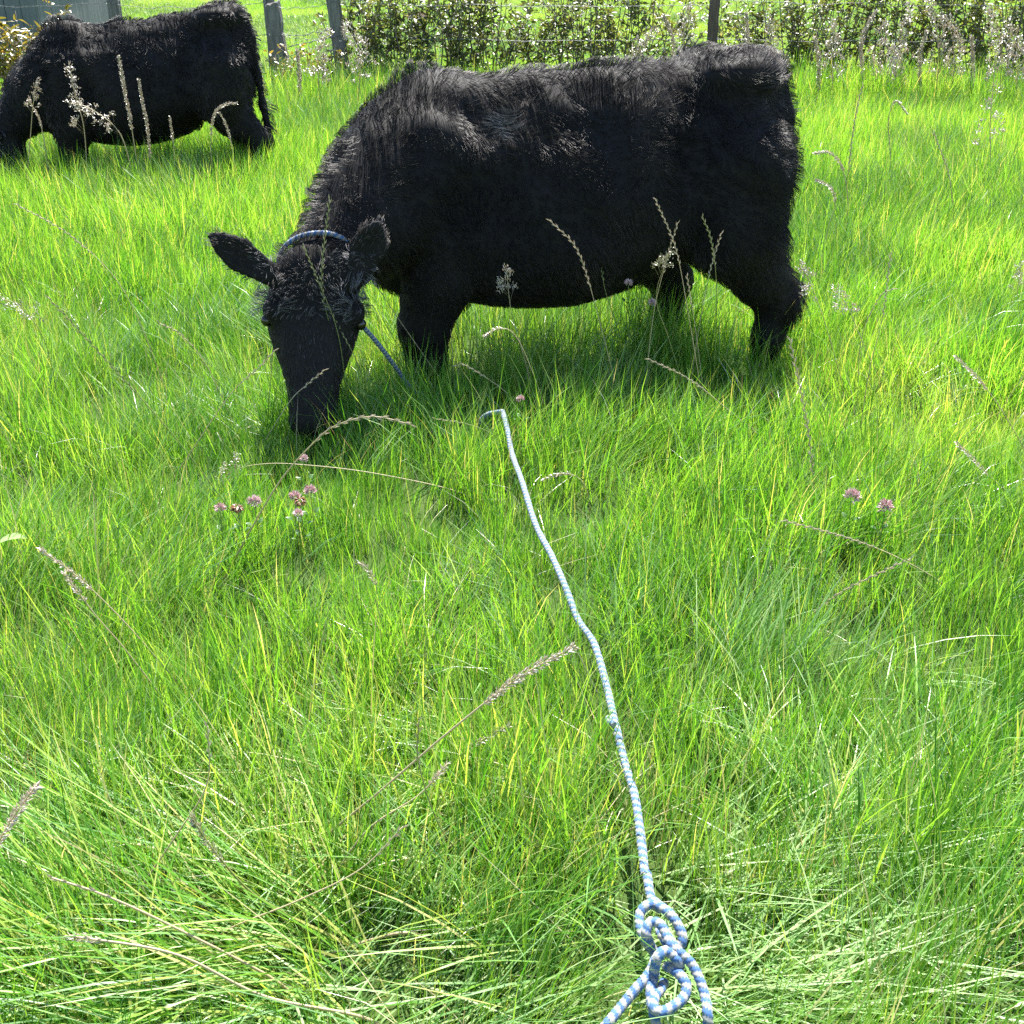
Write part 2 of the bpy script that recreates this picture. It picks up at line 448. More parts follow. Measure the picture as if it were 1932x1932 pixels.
    fld.ell(P + a * .03 + nn * -.01, Rh, (.085, .115, .06), 0.05)                                    # poll tuft
    for (b_, t_, w_, fc) in hd['ears']:
        b_ = np.array(b_, float); t_ = np.array(t_, float); ea = unit(t_ - b_); f_ = np.array(fc, float); f_ = unit(f_ - ea * (f_ @ ea)); sd = np.cross(ea, f_)
        Le = np.linalg.norm(t_ - b_)
        fld.loft(b_, np.array([ea, sd, f_]), [(-0.05, .03, .024, 0), (0.0, .036, .022, 0), (Le * .3, w_ * .85, .016, 0), (Le * .55, w_, .0145, 0), (Le * .78, w_ * .72, .0135, 0), (Le * .93, w_ * .38, .0125, 0), (Le, w_ * .16, .011, 0)], 0.025, 2.0)
        fld.ell(b_ + ea * Le * .50 + f_ * .021, np.array([ea, sd, f_]), (Le * .38, w_ * .72, .022), sub=True)
    V, Q = fld.surface(3)
    tq = np.concatenate([Q[:, [0, 1, 2]], Q[:, [0, 2, 3]]]); vq = np.zeros_like(V)
    cq = np.cross(V[tq[:, 1]] - V[tq[:, 0]], V[tq[:, 2]] - V[tq[:, 0]])
    for k in range(3): np.add.at(vq, tq[:, k], cq)
    vq /= np.linalg.norm(vq, axis=1)[:, None] + 1e-12
    bod = np.clip((V[:, 2] - .40) / .2, 0, 1) * np.clip((.85 - V[:, 0]) / .2, 0, 1)
    ds_ = .011 * SN(2.2, seed + 9)(V) + .008 * SN(5, seed + 10)(V)
    def dent(x, z, rx, rz, d): return d * np.exp(-((V[:, 0] - x) / rx) ** 2 - ((V[:, 2] - z) / rz) ** 2)
    ds_ = ds_ + dent(-.36, .88, .07, .17, -.035) + dent(.30, .74, .06, .16, -.015) + dent(.64, .86, .06, .14, -.02) + dent(-.02, .66, .10, .10, -.018) + dent(-.05, .55, .16, .05, .012) + dent(.33, .89, .09, .07, .035)
    V = V + vq * (ds_ * bod)[:, None]
    root = empty(name, loc, rz); root.scale = (scale,) * 3
    tag(root, label, 'cow')
    body = link('body', np_mesh('cow_body', V, [Q]), M['hide'], root)
    for s_ in (1, -1):
        c = P + a * .205 * Lh + lat * s_ * .156 * Lh - nn * .038
        mb = MB(); u = np.linspace(0, np.pi, 8); w = np.linspace(0, 2 * np.pi, 12, endpoint=False)
        SV = np.array([[math.sin(p) * math.cos(q), math.sin(p) * math.sin(q), math.cos(p)] for p in u for q in w]) * .021 + c
        F4 = [[i * 12 + j, i * 12 + (j + 1) % 12, (i + 1) * 12 + (j + 1) % 12, (i + 1) * 12 + j] for i in range(7) for j in range(12)]
        mb.add(SV, F4=F4); link('eye', mb.mesh('eye'), M['eye'], root)
    for (hx, hy) in hoof:
        for s_ in (1, -1):
            mb = MB()
            ang = np.linspace(0, 2 * np.pi, 12, endpoint=False)
            lay = []
            for z, r, fx in ((0.004, 1.0, .012), (.03, .9, .006), (.065, .72, -.006), (.075, .4, -.008)):
                lay.append(np.stack([hx + fx + .052 * r * np.cos(ang), hy + s_ * .029 + .027 * r * np.sin(ang), np.full(12, z)], 1))
            L_ = np.concatenate(lay)
            F4 = [[i * 12 + j, i * 12 + (j + 1) % 12, (i + 1) * 12 + (j + 1) % 12, (i + 1) * 12 + j] for i in range(3) for j in range(12)]
            mb.add(L_, F4=F4, F3=[[0, j + 1, j] for j in range(1, 11)])
            link('hoof', mb.mesh('hoof'), M['hoof'], root)
    # ---- coat
    T3 = np.concatenate([Q[:, [0, 1, 2]], Q[:, [0, 2, 3]]])
    e1 = V[T3[:, 1]] - V[T3[:, 0]]; e2 = V[T3[:, 2]] - V[T3[:, 0]]
    cr = np.cross(e1, e2); ar = np.linalg.norm(cr, axis=1); fn = cr / (ar[:, None] + 1e-12)
    # smooth vertex normals
    vn = np.zeros_like(V)
    for k in range(3): np.add.at(vn, T3[:, k], cr)
    vn /= np.linalg.norm(vn, axis=1)[:, None] + 1e-12
    cen = V[T3].mean(1)
    wgt = ar * np.where(cen[:, 2] < 0.18, 0.4, 1.0)
    for s_ in (1, -1): wgt = wgt * (np.linalg.norm(cen - (P + a * .205 * Lh + lat * s_ * .156 * Lh - nn * .038), axis=1) > .032)
    nA = SN(1.7, seed + 1); nB = SN(4.5, seed + 2); nC = SN(9, seed + 3); nL = SN(2.6, seed + 4)
    def make(n):
        t = g.choice(len(T3), n, p=wgt / wgt.sum())
        r1 = np.sqrt(g.random(n)); r2 = g.random(n)
        w0, w1, w2 = 1 - r1, r1 * (1 - r2), r1 * r2
        R0 = w0[:, None] * V[T3[t, 0]] + w1[:, None] * V[T3[t, 1]] + w2[:, None] * V[T3[t, 2]]
        Nn = w0[:, None] * vn[T3[t, 0]] + w1[:, None] * vn[T3[t, 1]] + w2[:, None] * vn[T3[t, 2]]
        Nn /= np.linalg.norm(Nn, axis=1)[:, None] + 1e-9
        hl = (R0 - P) @ a; hnear = np.linalg.norm(R0 - (P + a * .25), axis=1)
        onhead = (hl > -.02) & (hnear < .42) & (((R0 - P) @ nn) > -.27) & (np.abs((R0 - P) @ lat) < .2)
        ear = np.zeros(n, bool)
        for (b_, t_, w_, fc) in hd['ears']:
            b_ = np.array(b_); ee = unit(np.array(t_) - b_); q = (R0 - b_) @ ee
            ear |= (q > .02) & (np.linalg.norm(R0 - b_ - q[:, None] * ee, axis=1) < w_ * 1.4)
        leg = R0[:, 2] < 0.36
        D = np.tile(np.array([-.55, 0, -.85]), (n, 1))
        top = np.clip((R0[:, 2] - .95) / .2, 0, 1)[:, None]
        D = D * (1 - top) + np.array([-1.0, 0, -.25]) * top
        D[leg] = (0, 0, -1.0)
        D[onhead] = a
        for (b_, t_, w_, fc) in hd['ears']:
            b_ = np.array(b_); ee = unit(np.array(t_) - b_); q = (R0 - b_) @ ee
            k = (q > .02) & (np.linalg.norm(R0 - b_ - q[:, None] * ee, axis=1) < w_ * 1.4); D[k] = ee
        D = D - Nn * (D * Nn).sum(1)[:, None]; D /= np.linalg.norm(D, axis=1)[:, None] + 1e-9
        S = np.cross(Nn, D)
        curly = np.clip((R0[:, 2] - .55) / .3, .25, 1) * np.where(leg | ear, .2, 1)
        ph = (0.55 * nA(R0) + 0.75 * nB(R0) + 0.35 * nC(R0)) * curly
        fore = onhead & (hl < .19) & (((R0 - P) @ nn) > -.06)
        ph = np.where(fore, ph * 1.5 + 1.5 * nB(R0 * 1.7), np.where(onhead, ph * .4, ph))
        D = D * np.cos(ph)[:, None] + S * np.sin(ph)[:, None]
        ln = (0.040 + .012 * nL(R0)) * g.uniform(.7, 1.25, n)
        ln = np.where(R0[:, 2] < .5, ln * .85, ln)
        ln = np.where(leg, ln * .55, ln); ln = np.where(onhead, .016 * g.uniform(.7, 1.3, n), ln); ln = np.where(fore, .048 * g.uniform(.7, 1.4, n), ln)
        ln = np.where(ear, .024 * g.uniform(.6, 1.5, n), ln)
        crest = (R0[:, 0] > .5) & ~onhead & ~ear & (Nn[:, 2] > .2) & (R0[:, 2] > .6)
        ln = np.where(crest, ln * 1.05, ln)
        ln = np.where((R0[:, 0] < -.3) & (Nn[:, 2] > .7), ln * 1.05, ln)
        swt = (R0[:, 0] < -.84) & (R0[:, 2] < .55) & (R0[:, 2] > .24); ln = np.where(swt, .09, ln)
        kap = (1.1 * nB(R0 + 3.1) + .8 * nC(R0)) * curly * np.where(onhead & ~fore, .2, 1)
        pf = np.clip(nL(R0 * .8 + 5) + .25, 0, 1) * (R0[:, 2] > .5)
        lift = g.uniform(.40, .75, n) + .5 * pf
        ln = ln * (1 + .3 * pf)
        lift = lift * np.where(leg | (onhead & ~fore), .5, 1)
        edge = np.where(fore, .65, 0) + np.where(crest, .18, 0) + np.where(ear, .1, 0)
        lift = lift + edge
        pts = [R0]; p = R0; S2 = np.cross(Nn, D)
        steps = 3
        for i in range(steps):
            ang = kap * (i + .5) / steps
            Dd = D * np.cos(ang)[:, None] + S2 * np.sin(ang)[:, None]
            lf = lift * (1 - .55 * i / steps)
            v = Dd * np.cos(lf)[:, None] + Nn * np.sin(lf)[:, None] + np.array([0, 0, -.10 * i])
            v /= np.linalg.norm(v, axis=1)[:, None]
            p = p + v * (ln / steps)[:, None]; pts.append(p)
        cv = .25 + .18 * nA(R0 + 7) + g.normal(0, .12, n)
        cv = np.where(fore, cv + .68, np.where(onhead, cv + .2, cv)); cv = np.where(ear, cv + .45, cv)  # sunlit forelock, face glare, rim-lit brownish ears painted in as lighter hair
        cv = cv + .12 * np.clip(nL(R0 * 1.3 + 2), 0, 1)
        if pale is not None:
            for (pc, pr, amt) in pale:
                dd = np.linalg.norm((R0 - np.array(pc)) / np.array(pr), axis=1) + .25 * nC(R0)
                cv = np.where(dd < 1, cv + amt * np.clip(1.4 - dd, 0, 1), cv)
        return np.stack(pts, 1), Nn, ln, np.clip(cv, 0, 1)
    nG = max(500, hairs // 13)
    GP, _, _, _ = make(nG)
    HP, HN, HL, HC = make(hairs)
    kd = kdtree.KDTree(nG)
    for i, q in enumerate(GP[:, 0]): kd.insert(q, i)
    kd.balance()
    near = np.array([kd.find(q)[1] for q in HP[:, 0]])
    dist = np.linalg.norm(GP[near, 0] - HP[:, 0], axis=1)
    cl = np.where(dist < .05, .62, 0)[:, None]
    for i in range(1, 4):
        tgt = GP[near, i] + (HP[:, 0] - GP[near, 0]) * .25
        HP[:, i] += (tgt - HP[:, i]) * cl * (i / 3) ** 1.2
    n = hairs
    Tn = HP[:, 3] - HP[:, 0]; Tn /= np.linalg.norm(Tn, axis=1)[:, None] + 1e-9
    A1 = np.cross(Tn, HN); A1 /= np.linalg.norm(A1, axis=1)[:, None] + 1e-9
    A2 = np.cross(Tn, A1)
    wd = hair_w * g.uniform(.6, 1.3, n)
    VV = np.zeros((n, 7, 3), np.float32)
    for i, (pi_, ww) in enumerate(((0, .9), (2, .9))):
        for j in range(3):
            th = 2 * np.pi * j / 3 + .5
            VV[:, i * 3 + j] = HP[:, pi_] + (A1 * np.cos(th) + A2 * np.sin(th)) * (wd * ww)[:, None]
    VV[:, 6] = HP[:, 3]
    b = (np.arange(n) * 7)[:, None]
    F4 = np.concatenate([b + np.array([i * 3 + j, i * 3 + (j + 1) % 3, (i + 1) * 3 + (j + 1) % 3, (i + 1) * 3 + j]) for i in range(1) for j in range(3)])
    F3 = np.concatenate([b + np.array([3 + j, 3 + (j + 1) % 3, 6]) for j in range(3)])
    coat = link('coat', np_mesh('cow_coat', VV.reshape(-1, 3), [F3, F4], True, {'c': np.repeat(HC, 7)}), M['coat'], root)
    tag(coat, kind='stuff')
    return root, fld

NEAR_P0 = np.array([0.22, 4.28, 0.0]); NEAR_YAW = rad(12)
def near_local(w):
    q = np.asarray(w, float) - NEAR_P0
    f = np.array([-math.cos(NEAR_YAW), -math.sin(NEAR_YAW), 0]); l = np.array([math.sin(NEAR_YAW), -math.cos(NEAR_YAW), 0])
    return np.array([q @ f, q @ l, q[2]])
def near_world(p):
    f = np.array([-math.cos(NEAR_YAW), -math.sin(NEAR_YAW), 0]); l = np.array([math.sin(NEAR_YAW), -math.cos(NEAR_YAW), 0])
    p = np.asarray(p, float)
    return NEAR_P0 + p[..., 0:1] * f + p[..., 1:2] * l + p[..., 2:3] * np.array([0, 0, 1.0])
NEAR_HEAD = dict(poll=(0.995, .475, .63), muzzle=(1.055, .735, .125), lat=(1, -.02, .06), face=(0, 1, .4),
                 neck=[(0.48, 0.0, .80, .265), (0.60, .05, .82, .25), (0.70, .13, .775, .22), (0.79, .23, .70, .18), (0.89, .33, .635, .14), (0.98, .43, .575, .105)],
                 ears=[((1.135, .50, .585), (1.325, .49, .735), .062, (.1, 1, .15)), ((0.865, .52, .575), (0.775, .535, .765), .070, (-.1, 1, .1))])
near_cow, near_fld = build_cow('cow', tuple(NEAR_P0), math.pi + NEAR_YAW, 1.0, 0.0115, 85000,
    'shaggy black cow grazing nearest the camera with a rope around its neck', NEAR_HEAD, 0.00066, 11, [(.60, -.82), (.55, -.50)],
    pale=[((0.33, .22, 1.0), (.085, .3, .055), .95)])  # sun sheen on the shoulder, painted as a patch of paler hair
FAR_HEAD = dict(poll=(1.08, .12, .45), muzzle=(1.22, .20, .02), lat=(0.1, -1, .0), face=(1, 0, .3),
                neck=[(0.46, 0.0, .77, .26), (0.66, .01, .75, .235), (0.79, .03, .68, .20), (0.91, .06, .57, .16), (1.04, .10, .46, .13)],
                ears=[((1.06, .23, .44), (1.0, .41, .47), .05, (.8, .3, .2)), ((1.06, .01, .44), (1.0, -.17, .47), .05, (.8, -.3, .2))])
far_cow, _ = build_cow('cow', (-2.54, 8.2, -0.03), math.pi + rad(3), .945, 0.018, 26000,
    'black cow grazing farther off by the fence at the left edge', FAR_HEAD, 0.0016, 23, [(.58, -.80), (.68, -.62)], tail_sway=0.05)
far_cow.rotation_euler[1] = rad(3.2)

# ------------------------------------------------------------------ rope: positions first, the grass bends round it
ROPE_R = 0.0080
def zoom7(x, y):            # reading coordinates of the coil
    return ((1400 + x * .2588) * .7547, (2160 + y * .2588) * .7547)
lead_px = [(948, 776), (956, 806), (966, 850), (984, 910), (1010, 985), (1040, 1050), (1064, 1108), (1090, 1160), (1120, 1218), (1143, 1290), (1160, 1370),
           (1178, 1430), (1198, 1510), (1210, 1590), (1217, 1650), zoom7(835, 80), zoom7(860, 240), zoom7(885, 360)]
lead_z = np.interp(np.arange(len(lead_px)), [0, 2, 9, len(lead_px) - 1], [0.16, 0.15, 0.135, 0.135])
lead_pts = np.array([at_z(px, py, z) for (px, py), z in zip(lead_px, lead_z)])
lead_pts[:, 2] += np.array([0, 0, -.012, .006, -.006, .004, .01, -.012, .006, 0, .008, -.008, .006, 0, 0, 0, 0, 0])
loops_px = [
    ([(875, 340), (960, 405), (1060, 480), (1140, 590), (1185, 720), (1140, 800), (1050, 775), (985, 690), (960, 640)], [.13, .15, .155, .15, .14, .13, .13, .135, .125]),
    ([(960, 430), (900, 385), (830, 405), (778, 470), (768, 570), (800, 690), (860, 790), (915, 870), (895, 985), (820, 1110), (720, 1220), (600, 1370), (470, 1530), (380, 1650)],
     [.115, .145, .15, .145, .14, .135, .125, .12, .13, .13, .125, .12, .12, .10]),
    ([(890, 820), (835, 700), (838, 620), (880, 560), (970, 585), (1030, 690), (1080, 780), (1170, 870), (1275, 970), (1350, 1120), (1400, 1280), (1425, 1450), (1430, 1640)],
     [.12, .155, .165, .17, .17, .165, .165, .16, .15, .14, .13, .125, .10]),
    ([(905, 1090), (918, 980), (950, 890), (1010, 840), (1090, 880), (1150, 960), (1140, 1020)], [.12, .15, .165, .165, .16, .15, .12]),
    ([(1030, 985), (1100, 1020), (1170, 1085), (1220, 1180), (1195, 1290), (1100, 1370), (985, 1430), (905, 1390), (915, 1290), (975, 1210), (1005, 1140)],
     [.13, .14, .14, .135, .13, .13, .13, .13, .125, .12, .11]),
    ([(915, 1060), (878, 1180), (880, 1310), (905, 1440), (940, 1600)], [.12, .125, .12, .12, .10]),
]
coil_c = at_z(*zoom7(1000, 900), .12)
lead_xy = lead_pts[:, :2]

# ------------------------------------------------------------------ grass: clump shapes scattered over the meadow
def blade_set(spec, g, segs=3):
    """spec rows: base xy, azimuth, lean, curl, length, width, colour -> one pointed strip per blade"""
    n = len(spec); k = segs + 1
    bx, by, az, lean, curl, L, W, C = [np.asarray(q, float) for q in spec.T]
    t = np.linspace(0, 1, k)
    ang = lean[:, None] + curl[:, None] * t[None] ** 1.3            # angle from vertical
    ds = L[:, None] / segs
    mid = (ang[:, 1:] + ang[:, :-1]) / 2
    hor = np.concatenate([np.zeros((n, 1)), np.cumsum(np.sin(mid) * ds, 1)], 1)
    ver = np.concatenate([np.zeros((n, 1)), np.cumsum(np.cos(mid) * ds, 1)], 1)
    ver = np.where(ver < 0.01, 0.01 + 0.1 * ver, ver); ver[:, 0] = -0.02
    dx, dy = np.cos(az)[:, None], np.sin(az)[:, None]
    tw = g.normal(0, 0.9, n)[:, None] + t[None] * g.normal(0, .8, n)[:, None]
    sx = -dy * np.cos(tw); sy = dx * np.cos(tw); sz = np.sin(tw) * 0.55
    prof = {3: [0.8, 1.0, 0.72, 0], 4: [0.75, 1.0, .9, .6, 0], 2: [.9, .8, 0]}[segs]
    w = W[:, None] * np.array(prof)[None]
    cx = bx[:, None] + dx * hor; cy = by[:, None] + dy * hor
    Lv = np.stack([cx - sx * w, cy - sy * w, ver - sz * w], -1); Rv = np.stack([cx + sx * w, cy + sy * w, ver + sz * w], -1)
    V = np.concatenate([np.stack([Lv, Rv], 2)[:, :-1].reshape(n, -1, 3), Lv[:, -1:]], 1)
    nv = 2 * segs + 1
    b = (np.arange(n) * nv)[:, None, None]; i = (np.arange(segs - 1) * 2)[None, :, None]
    F4 = (b + i + np.array([0, 1, 3, 2])).reshape(-1, 4)
    F3 = (b[:, 0] + np.array([2 * segs - 2, 2 * segs - 1, 2 * segs]))
    return V.reshape(-1, 3), F3, F4, np.repeat(C, nv)
gG = np.random.default_rng(42)
def spec_clump(n, R, L0, L1, lean0, lean1, curl, W0, W1, c0, c1, az=None, straw=0.05):
    r = R * np.sqrt(gG.random(n)); th = gG.uniform(0, 6.283, n)
    a = gG.uniform(0, 6.283, n) if az is None else gG.normal(0, az, n)
    L = gG.uniform(L0, L1, n) * gG.choice([1, .7, .45], n, p=[.6, .25, .15])
    c = gG.uniform(c0, c1, n); s = gG.random(n) < straw; c[s] = gG.uniform(.84, .97, s.sum())
    return np.stack([r * np.cos(th), r * np.sin(th), a, gG.uniform(lean0, lean1, n), np.abs(gG.normal(curl, curl * .6, n)), L, gG.uniform(W0, W1, n), c], 1)
KINDS = {}
TPL = []
def family(key, mat, cnt, segs, *args, **kw):
    KINDS[key] = []
    for _ in range(cnt):
        KINDS[key].append(len(TPL)); TPL.append((blade_set(spec_clump(*args, **kw), gG, segs), mat))
family('up', 'grass', 8, 3, 32, .075, .15, .33, .0, .32, .35, .0011, .0023, .0, .66)
family('lean', 'grass', 6, 3, 30, .08, .18, .36, .15, .6, .45, .0011, .0024, .0, .66, az=.6)
family('lodge', 'grass', 5, 4, 34, .09, .28, .50, .75, 1.35, .35, .0013, .0028, .0, .76, az=.35, straw=.07)
family('pale', 'coarse', 4, 4, 24, .07, .20, .38, .20, .8, .45, .0012, .0024, .1, .95, az=.45, straw=0)
family('flat', 'coarse', 4, 4, 24, .09, .20, .40, 1.15, 1.5, .12, .0014, .0032, .25, 1.0, az=.55, straw=0)
family('dry', 'straw', 4, 3, 10, .10, .14, .30, .2, 1.3, .5, .0006, .0012, .2, .95)
FENCE_Y = 12.3
NEAR_END = 5.2
MUZ = near_world(np.array(NEAR_HEAD['muzzle']))[:2]
nH = SN(0.8, 51, 6, 2); nD = SN(0.35, 52, 6, 2); nT = SN(1.9, 53, 6, 2); nW = SN(0.9, 55, 6, 2); nY = SN(0.45, 57, 6, 2)
def near_grass(y0, y1, dens):
    x1 = 0.50 * y1 + 1.1
    n = int(dens * 2 * x1 * (y1 - y0))
    P = np.stack([gG.uniform(-x1, x1, n), gG.uniform(y0, y1, n)], 1)
    edge = np.abs(P[:, 0]) - (0.47 * P[:, 1] + .22)
    P = P[(edge < 0) | ((edge < .9) & (gG.random(n) < .42))]
    n = len(P)
    R = np.zeros((n, 3)); I = gG.choice(KINDS['up'], n)
    S = np.clip(0.88 + 0.20 * nH(P) + .12 * nT(P), .5, 1.35) * gG.uniform(.82, 1.15, n)
    R[:, 0] = gG.normal(0, .12, n); R[:, 1] = gG.normal(0, .12, n); R[:, 2] = nD(P) * 2.4 + gG.normal(0, .6, n)
    k = gG.random(n) < np.clip(.35 + .35 * nW(P), .05, .9); I[k] = gG.choice(KINDS['lean'], k.sum())
    k = ~k; R[k, 2] = gG.uniform(0, 6.28, k.sum())
    extra = []
    def more(k, ids, ang, spread, sc):
        q = R[k].copy()
        if ang is not None: q[:, 2] = rad(ang) + gG.normal(0, spread, len(q))
        extra.append((P[k] + gG.normal(0, .03, (k.sum(), 2)), q, sc * gG.uniform(.8, 1.15, k.sum()), gG.choice(KINDS[ids], k.sum())))
    more(gG.random(n) < .06 + .09 * (nT(P * .6 + 3) > .7), 'dry', None, 0, 1.0)
    more(gG.random(n) < .02 + .10 * (nT(P * .5 + 9) > 1.0), 'pale', None, 0, 1.0)
    def zone(px, py, rx, ry, ang, spread, amt, ids, sc=1.0):
        c = at_z(px, py, .05)[:2]
        d = np.hypot((P[:, 0] - c[0]) / rx, (P[:, 1] - c[1]) / ry)
        k = gG.random(n) < amt * np.clip(1.35 - d, 0, 1)
        if ids in ('pale', 'flat'):
            more(k, ids, ang, spread, sc)
            if ids == 'flat': S[k] *= .6
            return
        I[k] = gG.choice(KINDS[ids], k.sum()); R[k, 2] = rad(ang) + gG.normal(0, spread, k.sum()); S[k] = sc * gG.uniform(.8, 1.15, k.sum())
    zone(560, 1800, .40, .14, 165, .5, .9, 'lodge')
    zone(330, 1640, .32, .18, 140, .40, .7, 'lodge')
    zone(200, 1850, .40, .12, 150, .6, .6, 'lodge')
    zone(700, 1880, .26, .09, 20, .6, .7, 'flat')
    zone(1450, 1700, .24, .13, 12, .35, 1.3, 'flat')
    zone(1500, 1860, .26, .10, -10, .5, 1.1, 'flat')
    zone(1250, 1130, .15, .14, 60, .35, .30, 'pale')
    zone(1390, 1240, .22, .16, 45, .3, .40, 'pale')
    zone(1010, 690, .16, .14, 110, .6, .5, 'pale')
    zone(1640, 1560, .45, .25, 60, .6, .4, 'lodge', .85)
    zone(700, 1450, .30, .22, 190, .6, .35, 'lodge', .75)
    zone(1310, 1790, .13, .17, 40, 2.0, .8, 'flat', .7)
    dl = np.full(n, 9.0); side = np.zeros(n)
    for A, B in zip(lead_xy[:-1], lead_xy[1:]):
        ab = B - A; t = np.clip(((P - A) @ ab) / (ab @ ab), 0, 1); q = P - A - t[:, None] * ab
        d = np.hypot(q[:, 0], q[:, 1]); m = d < dl; dl[m] = d[m]; side[m] = np.arctan2(q[m, 1], q[m, 0])
    S = np.where(dl < .16, S * (0.72 + .28 * np.clip((dl - .01) / .08, 0, 1)), S)
    k = (dl < .09) & ~np.isin(I, KINDS['up']); R[k, 2] = side[k] + gG.normal(0, .4, k.sum())
    dc = np.hypot((P[:, 0] - coil_c[0] - .01) / .15, (P[:, 1] - coil_c[1]) / .22)
    S = np.where(dc < 1.2, S * np.clip(.52 + .5 * (dc - .45), .5, 1), S)
    dm = np.hypot((P[:, 0] - MUZ[0]) / .30, (P[:, 1] - MUZ[1] + .16) / .30)          # cropped where the cow grazes
    S = np.where(dm < 1.2, S * np.clip(.62 + .5 * (dm - .4), .6, 1), S)
    P = np.concatenate([P] + [e[0] for e in extra]); R = np.concatenate([R] + [e[1] for e in extra]); S = np.concatenate([S] + [e[2] for e in extra]); I = np.concatenate([I] + [e[3] for e in extra])
    return P, R, S, I
acc = {}
for args in ((0.30, 2.2, 265), (2.2, 3.6, 225), (3.6, NEAR_END + .05, 190)):
    P, R, S, I = near_grass(*args)
    Z = gz(P[:, 0], P[:, 1])
    cr, sr = np.cos(R), np.sin(R)
    for t in np.unique(I):
        k = I == t; m = int(k.sum())
        (V, F3, F4, c), mat = TPL[t]
        cx, cy, cz = cr[k].T; sx, sy, sz = sr[k].T
        Rm = np.stack([np.stack([cy * cz, sx * sy * cz - cx * sz, cx * sy * cz + sx * sz], -1),
                       np.stack([cy * sz, sx * sy * sz + cx * cz, cx * sy * sz - sx * cz], -1),
                       np.stack([-sy, sx * cy, cx * cy], -1)], 1)
        W = np.einsum('mij,vj->mvi', Rm, V) * S[k][:, None, None] + np.stack([P[k, 0], P[k, 1], Z[k]], -1)[:, None]
        yl = .10 * nY(P[k]) + gG.normal(0, .07, m)
        C = np.clip(c[None] + yl[:, None], 0, 1) if mat == 'grass' else np.broadcast_to(c, (m, len(c)))
        d = acc.setdefault(mat, [[], [], [], [], 0])
        off = d[4] + (np.arange(m) * len(V))[:, None, None]
        d[0].append(W.reshape(-1, 3).astype(np.float32)); d[1].append((off + F3[None]).reshape(-1, 3)); d[2].append((off + F4[None]).reshape(-1, 4))
        d[3].append(np.ravel(C).astype(np.float32)); d[4] += m * len(V)
for mat, nm, lb in (('grass', 'meadow_grass', 'long fine bright green grass around the near cow and rope'),
                    ('coarse', 'coarse_grass', 'broad pale bluish green grass blades lying in patches'), ('straw', 'dry_straw', 'thin dry straw stems mixed through the long grass')):
    d = acc[mat]
    o = link(nm, np_mesh(nm, np.concatenate(d[0]), [np.concatenate(d[1]), np.concatenate(d[2])], True, {'c': np.concatenate(d[3])}), M[mat])
    tag(o, lb, 'grass', kind='stuff')
acc = None
# farther off: turf squares repeated over the ground
tmpl = bpy.data.collections.new('turf_shapes')
TN = []
def turf(size, n, L0, L1, lean, W0, W1, mat, c0, c1, straw):
    r = spec_clump(n, .1, L0, L1, .0, lean, .45, W0, W1, c0, c1, straw=straw)
    r[:, 0] = gG.uniform(-size / 2, size / 2, n); r[:, 1] = gG.uniform(-size / 2, size / 2, n)
    q = np.stack([r[:, 0], r[:, 1]], 1) / size * 2 * np.pi                          # tussocks that meet at the edges
    m = .5 + .25 * (np.sin(q[:, 0] * 2 + 1) * np.sin(q[:, 1] * 3) + np.sin(q[:, 0] * 3 + q[:, 1] * 2 + len(TN)))
    r[:, 5] *= .72 + .5 * m; r[:, 2] = gG.normal(3 * m + len(TN), 1.2, n)
    V, F3, F4, c = blade_set(r, gG, 2)
    me = np_mesh('turf', V, [F3, F4], True, {'c': c}); me.materials.append(M[mat])
    o = bpy.data.objects.new('turf_%03d' % len(TN), me); tmpl.objects.link(o); TN.append(o)
    return len(TN) - 1
MIDT = [turf(.8, 3000, .16, .34, .42, .0018, .0034, 'grass', .0, .68, .09) for _ in range(5)]
FART = [turf(2.0, 6500, .05, .12, .7, .003, .006, 'lawn', .0, .8, .06) for _ in range(4)]
pos, rot, scl, idx = [], [], [], []
def lay(y0, y1, size, ids):
    ys = np.arange(y0 + size / 2, y1, size)
    for y in ys:
        xm = .5 * (y + size) + 1.4
        for x in np.arange(-math.ceil(xm / size) * size, xm + size, size):
            pos.append((x, y, float(gz(x, y)))); rot.append((0, 0, random.randrange(4) * math.pi / 2)); scl.append(random.uniform(1.0, 1.14)); idx.append(random.choice(ids))
lay(NEAR_END, 12.45, .8, MIDT)
k0 = len(pos)
lay(11.3, 12.2, .8, MIDT)
for q in range(k0, len(scl)): scl[q] = random.uniform(1.3, 1.8)
nmid = len(pos)
lay(12.4, 42, 2.0, FART)
pos = np.array(pos); rot = np.array(rot); scl = np.array(scl); idx = np.array(idx)
